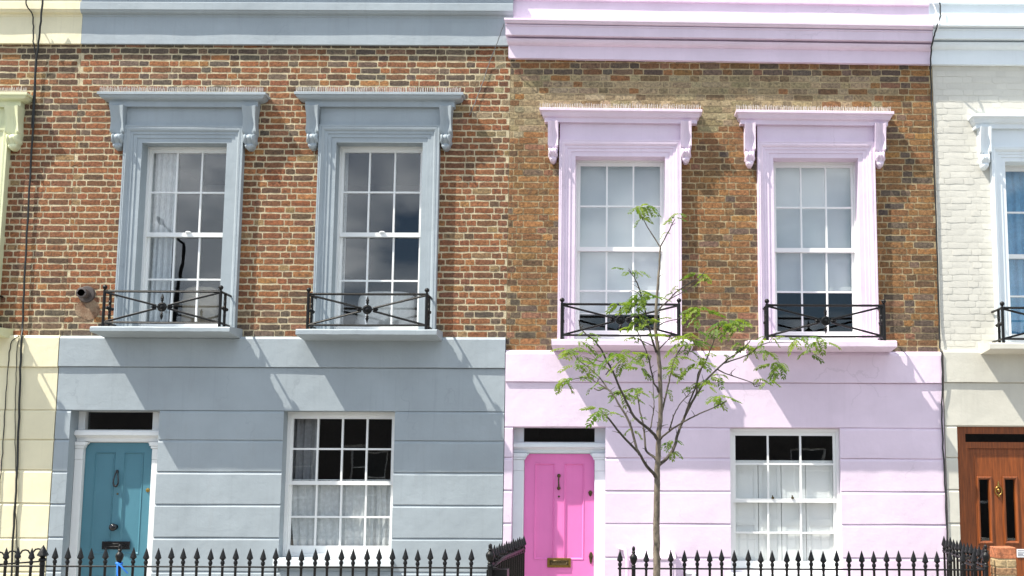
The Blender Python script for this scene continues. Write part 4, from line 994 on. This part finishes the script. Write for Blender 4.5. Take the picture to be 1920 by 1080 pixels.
def return_fence(label, pf, pb, n, zt, urn_first, group='railings running back to the doors', handrail=None, fat=False):
    t = thing('side_railing', label, 'railing', (pf.x, pf.y, 0), group)
    for k in range(n):
        f = (k + 0.6)/n; p = pf.lerp(pb, f); fence_bar(t, p.x, p.y, zt + 0.01*math.sin(k*2.3), SPEAR, 'spear', z0=0.02)
    fence_bar(t, pf.x, pf.y, zt-0.018, [(r_*(1.15 if fat else 1), q) for r_, q in URN], 'post', z0=0.02)
    d = (pb - pf).normalized(); nx = Vector((-d.y, d.x, 0))
    for z, nm in ((zt-0.165, 'top_rail'), (0.2, 'bottom_rail')):
        b = MB(); b.tube([(pf.x, pf.y, z), (pb.x, pb.y, z)], 0.012, 6); build(b, nm, M['iron'], t, smooth=50)
    if handrail:
        b = MB(); b.tube([Vector(q) for q in handrail], 0.013, 6); build(b, 'handrail', M['iron'], t, smooth=50)
    return t
pf, pb = P(919, 1045, YR), P(983, 1020, -0.35)
return_fence('spear railing running back from the pavement to the step by the pink door', Vector((pf.x, YR, 0)), Vector((pb.x, -0.3, 0)), 15, ZTIP+0.02, True, handrail=[(pf.x+0.02, YR, ZRAIL), (pf.x+0.10, YR+0.3, ZRAIL+0.075), (pb.x, -0.3, ZRAIL+0.055)], fat=True)
b = MB(); b.box(pf.x-0.035, pf.x+0.16, YR+0.03, YR+0.24, 0.0, ZRAIL-0.02); build(b, 'post_base', M['iron'], bpy.data.objects['side_railing'])
pf, pb = P(1848.5, 1045, YR), P(1767, 1020, -0.12)
return_fence('spear railing running back from the brick pier towards the pink house', Vector((pf.x, YR, 0)), Vector((pb.x, -0.14, 0)), 12, ZTIP+0.03, True, handrail=[(pf.x, YR, ZRAIL+0.0), (pf.x-0.12, YR+0.5, ZRAIL+0.05), (pb.x+0.25, -1.0, ZRAIL+0.09), (pb.x, -0.14, ZRAIL+0.10)])
b = MB(); q0, q1 = X(1772, 1064, YR), pf.x; b.tube([(q0, YR, ZRAIL), (q1, YR, ZRAIL)], 0.009, 6); t_pk = bpy.data.objects['iron_railing.002']; build(b, 'top_rail', M['iron'], t_pk)
for px in (1781, 1805, 1826): fence_bar(t_pk, X(px, 1045, YR), YR, ZTIP, SPEAR, 'spear')
# hooped railing by the cream house
yH = -1.55; t = thing('hooped_railing', 'low black hoop-topped railing behind the spears by the cream house', 'railing', (X(30, 1045, yH), yH, 0))
for k in range(10):
    xc = X(71 - 24*k, 1040, yH); w = 0.5*24/165*0.95; zt = Z(60, 1029 + 2.2*k, yH)
    b = MB(); b.tube([(xc-w*1.15, yH, 0.02), (xc-w, yH, zt-0.14), (xc-w*0.85, yH, zt-0.05), (xc-w*0.4, yH, zt-0.006), (xc, yH, zt), (xc+w*0.4, yH, zt-0.006), (xc+w*0.85, yH, zt-0.05), (xc+w, yH, zt-0.14), (xc+w*1.15, yH, 0.02)], 0.0085, 6); build(b, 'hoop', M['iron'], t, smooth=60)
b = MB(); b.tube([(X(82, 1052, yH), yH, Z(80, 1052, yH)), (X(-130, 1064, yH), yH, Z(-130, 1068, yH))], 0.009, 6); build(b, 'rail', M['iron'], t, smooth=60)
# blue ribbon tied to the urn post
xu = X(224, 1045, YR); zu = Z(224, 1057, YR); b = MB()
b.tube([(xu + 0.024*math.cos(a), YR + 0.024*math.sin(a), zu + 0.006*math.sin(2*a)) for a in [k*math.pi/6 for k in range(13)]], 0.012, 6)
for pts, w in (([(0.0, -0.03, 0.0), (0.035, -0.05, -0.015), (0.07, -0.05, -0.05), (0.105, -0.045, -0.085)], 0.016), ([(-0.005, -0.03, 0), (0.006, -0.05, -0.08), (0.018, -0.045, -0.2), (0.028, -0.045, -0.34)], 0.017)):
    vs = []
    for k, p in enumerate(pts):
        dx = 0.75*w*(1 - 0.25*k/3)
        vs += [(xu+p[0]-dx*0.6, YR+p[1], zu+p[2]-dx*0.5), (xu+p[0]+dx*0.6, YR+p[1]-0.004, zu+p[2]+dx*0.5), (xu+p[0]+dx*0.6, YR+p[1]-0.001, zu+p[2]+dx*0.5), (xu+p[0]-dx*0.6, YR+p[1]+0.003, zu+p[2]-dx*0.5)]
    fs = [(i*4+k, i*4+(k+1) % 4, (i+1)*4+(k+1) % 4, (i+1)*4+k) for i in range(3) for k in range(4)] + [(0,1,2,3), (15,14,13,12)]
    b.add(vs, fs)
build(b, 'ribbon', M['ribbon'], None, smooth=60, label='blue ribbon tied round the urn-topped railing post before the teal door', cat='ribbon')
# brick gate pier
yp = YR - 0.02; xa, xb = X(1868.5, 1050, yp), X(1906, 1050, yp); zt = Z(1887, 1026.5, yp)
t = thing('gate_pier', 'short red and yellow stock brick gate pier beside the urn-topped post', 'pier', ((xa+xb)/2, yp+0.1, 0))
b = MB(); b.box(xa+0.006, xb-0.006, yp+0.006, yp+0.206, 0, zt-0.012); build(b, 'mortar_core', M['mort_dark'], t)
r_ = random.Random(5); z = zt; k = 0
def pier_brick(x0, x1, y0, y1, z0, z1, col):
    bb = MB(); bb.bbox(x0, x1, y0, y1, z0, z1, 0.006); bb.v = [(v[0]+r_.uniform(-.002,.002), v[1]+r_.uniform(-.002,.002), v[2]+r_.uniform(-.002,.002)) for v in bb.v]
    o = build(bb, 'brick', M['brick'], t); ca = o.data.color_attributes.new('tint', 'FLOAT_COLOR', 'POINT'); ca.data.foreach_set('color', [1.0]*4*len(o.data.vertices)); o.color = (*col, 1)
while z > 0.02:
    h_ = 0.105 if k == 0 else 0.064; z0 = max(z-h_, 0.0); cols = ((0.42, 0.16, 0.08), (0.37, 0.24, 0.13), (0.42, 0.32, 0.18), (0.33, 0.2, 0.11))
    c = cols[0] if k == 0 else cols[1 + (k % 3 if k < 3 else r_.randrange(3))]
    if k % 2 == 0: pier_brick(xa, xb, yp, yp+0.102, z0, z, c); pier_brick(xa, xb, yp+0.112, yp+0.214, z0, z, c)
    else: xm = (xa+xb)/2; pier_brick(xa, xm-0.005, yp, yp+0.214, z0, z, c); pier_brick(xm+0.005, xb, yp, yp+0.214, z0, z, tuple(q*0.9 for q in c))
    z = z0 - 0.011; k += 1

# ------------------------------------------------------------------ cables
def cable(label, pts, r_, mat='cable', clips=()):
    b = MB(); ps = [Vector((X(a, c, y), y, Z(a, c, y))) for a, c, y in pts]; q = []
    for i in range(len(ps)-1):
        for k in range(4): q.append(ps[i].lerp(ps[i+1], k/4) + Vector((0.004*math.sin(i*3.1+k*1.7), 0, 0)) * (0 if i+k == 0 else 1))
    q.append(ps[-1]); b.tube(q, r_, 7)
    return build(b, 'cable', M[mat], None, smooth=60, label=label, cat='cable', group='cables on the house fronts')
cable('thick black cable running down the cream house from the parapet to the railings', [(80, -4, -.19), (77, 40, -.16), (72, 80, -.085), (68, 120, -.04), (64, 200, -.035), (57, 330, -.035), (50, 440, -.035), (45, 550, -.035), (42, 615, -.035), (41, 632, -.11), (38, 690, -.10), (36, 780, -.08), (31, 900, -.08), (26, 985, -.08), (20, 1100, -.08)], 0.0115)
cable('thinner black cable looping from the parapet to join the thick cable', [(48, -4, -.19), (50, 10, -.19), (61, 27, -.10), (63, 50, -.07), (62, 78, -.075), (68, 105, -.045), (62, 190, -.045), (60, 240, -.04)], 0.008)
cable('thin wavy wire at the outer edge of the cream ground floor', [(36, 629, -.10), (22, 640, -.10), (17, 660, -.095), (13, 720, -.08), (8, 780, -.07), (5, 850, -.07), (0, 900, -.07), (-4, 1000, -.07)], 0.0055)
cable('thin wire with a kink just beside the thick cable on cream stucco', [(36, 630, -.10), (32, 655, -.10), (30, 700, -.08), (29, 760, -.075), (28, 830, -.072), (31, 900, -.072), (29, 960, -.072), (33, 1040, -.072)], 0.0045)
cable('long black cable down the joint between the pink and off-white houses', [(1762, 5, -.10), (1764, 30, -.10), (1757, 48, -.30), (1752, 66, -.24), (1746, 88, -.15), (1745, 118, -.08), (1746, 180, -.02), (1751, 290, -.02), (1756, 450, -.02), (1761, 600, -.02), (1762, 652, -.05), (1766, 662, -.10), (1767, 710, -.10), (1766, 770, -.075), (1768, 840, -.075), (1773, 930, -.075), (1776, 1020, -.075), (1777, 1100, -.075)], 0.009)
cable('thin grey wire slanting over brick from the pink cornice', [(945, 44, -.27), (938, 66, -.16), (930, 85, -.06), (917, 120, -.02), (903, 160, -.02), (890, 195, -.02), (880, 216, -.02)], 0.0045, 'steel')
cable('white flex looping over the cornice joint of the pink house', [(1750, 8, -.09), (1759, 30, -.12), (1760, 45, -.29), (1757, 62, -.26)], 0.006, 'white')

# ------------------------------------------------------------------ rowan tree
YT = -3.2
tree = thing('young_tree', 'slender young rowan tree with sparse fresh green leaves before the pink house', 'tree', (X(1232, 1080, YT), YT, 0))
LEAFPTS = []
def limb(pts, r0, r1, y0=0.0, y1=0.0, name='branch', twigs=0, seed=0):
    """pts read along the limb in the photograph; y0..y1 is how far it leans towards (-) or away (+)"""
    n = len(pts); ps = []
    for i, (a, c) in enumerate(pts):
        y = YT + y0 + (y1-y0)*(i/(n-1)); ps.append(Vector((X(a, c, y), y, Z(a, c, y))))
    q = []; rr = []; r_ = random.Random(seed)
    for i in range(n-1):
        p0, p1, p2, p3 = ps[max(i-1,0)], ps[i], ps[i+1], ps[min(i+2,n-1)]
        for k in range(4):
            t = k/4; v = 0.5*((2*p1) + (p2-p0)*t + (2*p0-5*p1+4*p2-p3)*t*t + (3*p1-p0-3*p2+p3)*t**3)
            q.append(v + Vector((r_.uniform(-1,1), r_.uniform(-1,1), 0))*0.0025); s = (i+t)/(n-1); rr.append(1.22*(r0 + (r1-r0)*s**0.8))
    q.append(ps[-1]); rr.append(r1); b = MB(); b.tube(q, rr, 8 if r0 > 0.012 else 6)
    for k in range(twigs):
        i = r_.randrange(len(q)//4, len(q)-1); d = Vector((r_.uniform(-1,1), r_.uniform(-.6,.6), r_.uniform(0.2,1))).normalized()*r_.uniform(0.03, 0.09)
        b.tube([q[i], q[i]+d*0.5+Vector((0,0,0.004)), q[i]+d], [max(0.003, rr[i]*0.45), 0.0028, 0.0016], 5)
    build(b, name, M['bark' if name == 'trunk' else 'twig'], tree, smooth=70); return q
zg = Z(1232, 1080, YT)
tp = limb([(1233, 1330), (1232, 1180), (1231.5, 1080), (1231, 1000), (1232, 930), (1232, 891), (1234, 849), (1235.5, 808), (1238.5, 780), (1237.5, 704), (1234, 660), (1229, 615), (1230, 590), (1231, 565), (1235, 520), (1237, 490), (1238, 461)], 0.030, 0.0062, 0, 0.0, 'trunk', 14, 1)
limb([(1238, 463), (1221, 437), (1209, 417), (1201, 398)], 0.006, 0.0025, 0, 0.1, seed=2); limb([(1238, 463), (1252, 437), (1260, 420), (1266, 410)], 0.0055, 0.0025, 0, -0.1, seed=3, twigs=1)
limb([(1229, 893), (1225.5, 888), (1209, 869), (1198, 850), (1164, 814), (1139.5, 783), (1132, 777)], 0.0145, 0.005, 0, -0.5, twigs=6, seed=4)
limb([(1199, 852), (1192, 836), (1181, 794), (1164, 764), (1150.5, 742), (1137, 728), (1123, 732), (1114, 728)], 0.012, 0.004, -0.12, 0.2, twigs=5, seed=5)
limb([(1139, 729), (1120, 718), (1100, 708), (1075, 711), (1054, 717)], 0.006, 0.0025, 0.15, 0.3, twigs=4, seed=6); limb([(1139, 729), (1124, 707), (1103, 689), (1084, 675), (1073, 660)], 0.006, 0.0025, 0.15, 0.5, twigs=4, seed=7)
limb([(1231, 862), (1225, 856), (1211.5, 844), (1209, 817), (1205, 792), (1199, 767), (1195, 739), (1187, 728), (1172, 735)], 0.0105, 0.003, 0, 0.35, twigs=6, seed=8)
limb([(1233, 824), (1225, 813), (1211, 800), (1198, 790), (1187, 778), (1173, 750), (1164, 731), (1150.6, 700), (1137, 675), (1125.6, 653), (1114, 638), (1100, 628), (1090, 616), (1085, 600)], 0.013, 0.0035, 0, -0.55, twigs=9, seed=9)
limb([(1140, 679), (1124, 677), (1105, 672), (1092, 668)], 0.005, 0.002, -0.4, -0.3, seed=10, twigs=2); limb([(1136, 702), (1142, 695), (1153, 688), (1163, 676)], 0.0045, 0.002, -0.3, -0.6, seed=11)
limb([(1235, 872), (1240, 868), (1252, 858), (1264, 839), (1270, 817), (1277, 797), (1293, 762), (1309, 735), (1324, 713), (1342, 695), (1358, 680), (1371, 669), (1389, 658), (1404, 642), (1413, 629)], 0.0145, 0.0035, 0, 0.6, twigs=10, seed=12)
limb([(1358, 681), (1375, 675), (1393, 669), (1411, 660), (1424, 649), (1442, 642), (1464, 642), (1492, 641)], 0.0065, 0.0025, 0.4, 0.75, twigs=4, seed=13)
limb([(1306, 739), (1309, 702), (1320, 684), (1329, 664), (1340, 633), (1347, 618), (1358, 606)], 0.0075, 0.003, 0.25, -0.1, twigs=5, seed=14); limb([(1281, 789), (1291, 758), (1302, 731), (1313, 698), (1318, 684)], 0.0085, 0.004, 0.15, -0.1, twigs=3, seed=15)
limb([(1346, 693), (1360, 700), (1375.5, 705.5), (1398, 713), (1411, 718), (1416, 725), (1427, 722)], 0.0055, 0.0022, 0.4, 0.5, twigs=5, seed=16)
limb([(1236, 826), (1243, 818), (1259, 805.5), (1278, 793), (1299, 782), (1315.5, 774), (1335.5, 765.5), (1353, 757), (1362, 751)], 0.0085, 0.003, 0, -0.4, twigs=5, seed=17)
limb([(1255, 806), (1258, 797), (1263, 780), (1273, 761), (1287, 744), (1299, 733)], 0.0065, 0.0028, -0.1, -0.5, twigs=5, seed=18)
limb([(1239, 782), (1243, 765), (1250.6, 733), (1256, 708), (1262, 680), (1273, 658), (1283, 645)], 0.009, 0.004, 0, 0.4, twigs=5, seed=19); limb([(1218, 806), (1221, 797), (1225.5, 767), (1226, 747), (1224, 711)], 0.006, 0.0025, 0.1, 0.3, twigs=3, seed=20)
limb([(1235, 735), (1231, 725), (1225.5, 717), (1218.6, 683), (1211.7, 658), (1198, 628), (1191, 613)], 0.0085, 0.003, 0, -0.3, twigs=6, seed=21); limb([(1224, 648), (1212, 643), (1202, 638), (1192, 633)], 0.0045, 0.002, 0, -0.1, seed=22)
limb([(1230, 660), (1224, 640), (1217, 615), (1207, 573), (1199, 542), (1188.5, 519), (1178, 507)], 0.0095, 0.003, 0, -0.4, twigs=6, seed=23); limb([(1203, 558), (1196, 549), (1186, 545), (1180, 548)], 0.0035, 0.0016, -0.25, -0.3, seed=24)
limb([(1231, 592), (1235, 581), (1253, 563), (1271.5, 545), (1300, 527), (1313, 519), (1322, 508)], 0.0075, 0.0025, 0, 0.3, twigs=4, seed=25); limb([(1256, 561), (1279, 548), (1296, 537), (1304, 532)], 0.0045, 0.002, 0.1, 0.2, seed=26)
limb([(1232, 617), (1239, 608), (1253, 602), (1279, 597), (1293, 595), (1304, 590)], 0.005, 0.002, 0, -0.35, twigs=2, seed=27); limb([(1234, 657), (1246, 644), (1256, 633), (1258, 622)], 0.005, 0.002, 0, -0.2, twigs=2, seed=28)
def leaf_mesh(seed):
    r_ = random.Random(seed); vs = []; fs = []; L_ = r_.uniform(0.10, 0.135); pairs = 6; droop = r_.uniform(0.25, 0.7)
    def spine(t): return Vector((L_*t, 0, -droop*L_*t*t + 0.1*L_*t))
    for i in range(12):
        a, c = spine(i/12), spine((i+1)/12); k = len(vs); vs += [a+Vector((0,-.0009,0)), a+Vector((0,.0009,0)), c+Vector((0,.0008,0)), c+Vector((0,-.0008,0))]; fs.append((k,k+1,k+2,k+3))
    items = [(0.28 + 0.66*i/(pairs-1), s) for i in range(pairs) for s in (-1, 1)] + [(1.0, 0)]
    for t, s in items:
        p = spine(t); ln = L_*(0.34 - 0.10*abs(t-0.5)) * r_.uniform(0.85, 1.1); w = ln*0.235
        ang = s*R(62 - 22*t + r_.uniform(-8, 8)); d = Vector((math.cos(ang), math.sin(ang), r_.uniform(-0.55, -0.1))).normalized(); n = Vector((-d.y, d.x, 0)).normalized(); upv = d.cross(n)*(-1)
        k = len(vs); vs += [p, p+d*ln*0.35+n*w-upv*w*0.35, p+d*ln*0.4, p+d*ln*0.35-n*w-upv*w*0.35, p+d*ln*0.72+n*w*0.8-upv*w*0.5-Vector((0,0,ln*.08)), p+d*ln*0.72-n*w*0.8-upv*w*0.5-Vector((0,0,ln*.08)), p+d*ln-Vector((0,0,ln*.16))]
        fs += [(k,k+2,k+1), (k,k+3,k+2), (k+1,k+2,k+6,k+4), (k+3,k+5,k+6,k+2)]
    me = bpy.data.meshes.new('leaf'); me.from_pydata(vs, [], fs); me.materials.append(M['leaf']); me.shade_smooth(); return me
LM = [leaf_mesh(100+k) for k in range(10)]
clusters = [(1201, 392, .1, 7, 1), (1192, 384, .1, 4, 1), (1214, 386, .1, 4, .9), (1266, 408, -.1, 5, .8), (1274, 405, -.1, 3, .8), (1252, 434, -.05, 2, .45), (1202, 412, .1, 3, .6),
    (1124, 770, -.5, 8, 1), (1135, 770, -.5, 3, .8), (1112, 729, .25, 4, .7), (1095, 703, .3, 4, .9), (1076, 708, .3, 5, 1), (1058, 715, .35, 5, 1), (1052, 718, .35, 3, .9),
    (1073, 655, .5, 7, 1), (1062, 655, .5, 5, 1), (1080, 682, .4, 6, 1), (1092, 668, .4, 5, 1), (1085, 644, .5, 4, 1), (1112, 684, -.3, 6, 1), (1100, 690, .2, 4, .9), (1130, 714, -.1, 4, .8),
    (1148, 664, -.5, 7, 1.1), (1164, 664, -.6, 7, 1.1), (1172, 678, -.6, 6, 1), (1180, 660, -.6, 4, 1.1), (1116, 632, -.4, 5, .8), (1101, 622, -.5, 3, .6), (1172, 736, .3, 6, 1), (1187, 731, .3, 6, 1), (1203, 728, .3, 4, 1), (1158, 740, .3, 3, .8),
    (1186, 804, 0, 3, .8), (1195, 782, .1, 3, .6), (1191, 512, -.4, 3, .8), (1180, 508, -.4, 5, .9), (1207, 549, -.35, 7, 1), (1220, 551, -.3, 5, 1), (1195, 556, -.35, 5, .9), (1228, 560, -.2, 3, .8),
    (1163, 572, -.4, 7, .9), (1176, 575, -.4, 4, .8), (1188, 578, -.35, 6, .9), (1198, 594, -.3, 6, 1), (1192, 612, -.3, 5, .8), (1206, 600, -.3, 5, .9), (1192, 636, -.2, 5, .8), (1200, 668, 0, 5, .9), (1216, 662, -.1, 4, .8), (1205, 692, -.2, 6, .9), (1221, 625, -.1, 3, .8), (1226, 606, .0, 4, .8),
    (1310, 516, .3, 6, .9), (1322, 524, .3, 4, .9), (1264, 544, .2, 4, .7), (1272, 538, .2, 2, .7), (1305, 581, -.35, 8, 1), (1290, 580, -.3, 5, .9), (1322, 585, -.35, 4, 1), (1304, 597, -.35, 4, .9),
    (1284, 630, .4, 8, 1.05), (1296, 642, .4, 7, 1.05), (1276, 640, .4, 7, 1), (1300, 625, .4, 5, 1), (1283, 655, .35, 5, 1), (1272, 672, .3, 6, 1), (1284, 690, .3, 5, 1), (1262, 690, .2, 4, .9), (1252, 700, .2, 3, .7), (1306, 676, 0, 6, 1), (1322, 670, 0, 5, .9),
    (1340, 618, -.1, 5, .9), (1360, 602, -.1, 8, 1.1), (1375, 602, -.1, 6, 1.1), (1384, 612, -.1, 4, 1), (1352, 610, -.1, 4, .9), (1404, 646, .6, 7, 1), (1390, 642, .6, 4, .9), (1424, 652, .6, 6, 1), (1440, 632, .6, 5, .9), (1360, 668, .5, 3, .5),
    (1452, 680, .75, 8, 1.05), (1464, 684, .75, 6, 1.05), (1456, 700, .75, 4, .9), (1440, 662, .7, 5, 1), (1492, 638, .8, 7, 1), (1508, 634, .8, 6, 1), (1528, 638, .85, 7, 1.05), (1545, 640, .85, 5, 1.1), (1520, 660, .8, 5, 1), (1474, 634, .8, 4, .9),
    (1420, 711, .5, 4, .8), (1436, 715, .5, 4, .8), (1350, 706, .3, 5, .9), (1336, 712, .2, 6, 1), (1318, 718, .1, 5, .9), (1324, 728, .1, 4, .8), (1347, 747, -.4, 6, .9), (1360, 748, -.4, 5, .9), (1336, 746, -.4, 3, .8), (1292, 726, 0, 2, .6),
    (1252, 827, .1, 5, .8), (1264, 826, .1, 4, .8), (1256, 848, .1, 3, .7), (1212, 735, .2, 3, .8), (1240, 738, .1, 3, .7), (1254, 736, .1, 2, .7)]
r_ = random.Random(77); nl = 0
for (a, c, dy, n, s) in clusters:
    base = Vector((X(a, c, YT+dy), YT+dy, Z(a, c, YT+dy))); a0 = r_.uniform(0, 6.28)
    for k in range(max(2, round(n*0.62))):
        o = bpy.data.objects.new('leaf', LM[r_.randrange(10)]); SC.collection.objects.link(o); o.parent = tree; nl += 1
        yaw = a0 + k*2.4 + r_.uniform(-.4, .4); sc_ = s*r_.uniform(0.95, 1.35)
        o.location = base + Vector((r_.uniform(-.02,.02), r_.uniform(-.04,.04), r_.uniform(-.015,.025))) - WORG[tree.name]
        o.rotation_euler = (r_.uniform(-.35,.35), r_.uniform(-0.35, 0.5), yaw); o.scale = (sc_, sc_, sc_)
b = MB(); b.grid(lambda u, v: (X(1232, 1080, YT) + 1.0*(u-.5), YT + 1.0*(v-.5), 0.012 + 0.01*mnoise.noise(Vector((u*9, v*9, 3)))), 10, 10); build(b, 'tree_pit', M['earth'], kind='structure')

# ------------------------------------------------------------------ the other side of the street, seen in the window panes
def far_house(x0, x1, y, hgt, label, mat):
    h = thing('far_house', label, 'house', ((x0+x1)/2, y, 0), 'houses across the street')
    wins = []; w = x1-x0
    for fz in (0.9, 3.6):
        for fx in (0.2, 0.62): wins.append((x0+w*fx, x0+w*fx+1.0, fz, fz+1.6))
    b = MB(); b.holes(x0+0.005, x1-0.005, -0.1, hgt, wins, y-0.3, y); build(b, 'wall', mat, h)
    b = MB(); b.box(x0+0.005, x1-0.005, y-8, y-0.31, -0.1, hgt-0.01); b.add([(x0+.005, y-8, hgt), (x1-.005, y-8, hgt), (x1-.005, y+0.05, hgt), (x0+.005, y+0.05, hgt), (x0+.005, y-4, hgt+1.2), (x1-.005, y-4, hgt+1.2)], [(0,1,2,3), (0,4,5,1), (3,2,5,4), (0,3,4), (1,5,2)]); build(b, 'roof', M['slate'], h)
    for q in wins: b = MB(); b.holes(q[0], q[1], q[2], q[3], [(q[0]+.06, q[1]-.06, q[2]+.06, (q[2]+q[3])/2-.02), (q[0]+.06, q[1]-.06, (q[2]+q[3])/2+.02, q[3]-.06)], y-0.14, y-0.10); o = build(b, 'window', M['white'], h); b = MB(); b.box(q[0]+.05, q[1]-.05, y-0.125, y-0.12, q[2]+.05, q[3]-.05); build(b, 'pane', M['dark'], o)
for k in range(6):
    x0 = -16.5 + 5.2*k; far_house(x0, x0+5.2, -24.0, (4.3, 4.3, 4.3, 4.5, 5.2, 5.2)[k], 'low sooty brick house across the street, reflected dark ' + ('opposite the cream stucco', 'facing the teal door', 'facing the curtained ground-floor window', 'facing the bright pink door', 'facing the shuttered window', 'facing the varnished brown door')[k], M['oppbrick'])
# street lamp whose reflection crosses the window above the teal door
mir = lambda px, py, yl: Vector((CAM.x + (P(px, py, 0).x - CAM.x)*(-yl + DIST)/DIST, yl, CAM.z + (P(px, py, 0).z - CAM.z)*(-yl + DIST)/DIST))
yl = -17.0; pA, pB, pC = mir(338, 455, yl), mir(325, 446, yl), mir(282, 405, yl)
t = thing('street_lamp', 'dark bent-arm street lamp reflected in the window above the teal door', 'lamp', (pA.x, yl, 0))
b = MB(); b.tube([(pA.x-0.35, yl, 0), (pA.x-0.1, yl, pA.z*0.55), (pA.x, yl, pA.z)], [0.075, 0.055, 0.042], 10); build(b, 'pole', M['iron'], t, smooth=60)
b = MB(); b.tube([tuple(pA), tuple(pB), tuple(pB.lerp(pC, 0.7))], [0.04, 0.035, 0.025], 8); build(b, 'arm', M['iron'], t, smooth=60)
d = pC - pB; b = MB(); q = pB.lerp(pC, 0.68); b.tube([tuple(q), tuple(q.lerp(pC, 0.3)), tuple(pC)], [0.05, 0.09, 0.04], 8); build(b, 'lamp_head', M['iron'], t, smooth=60)
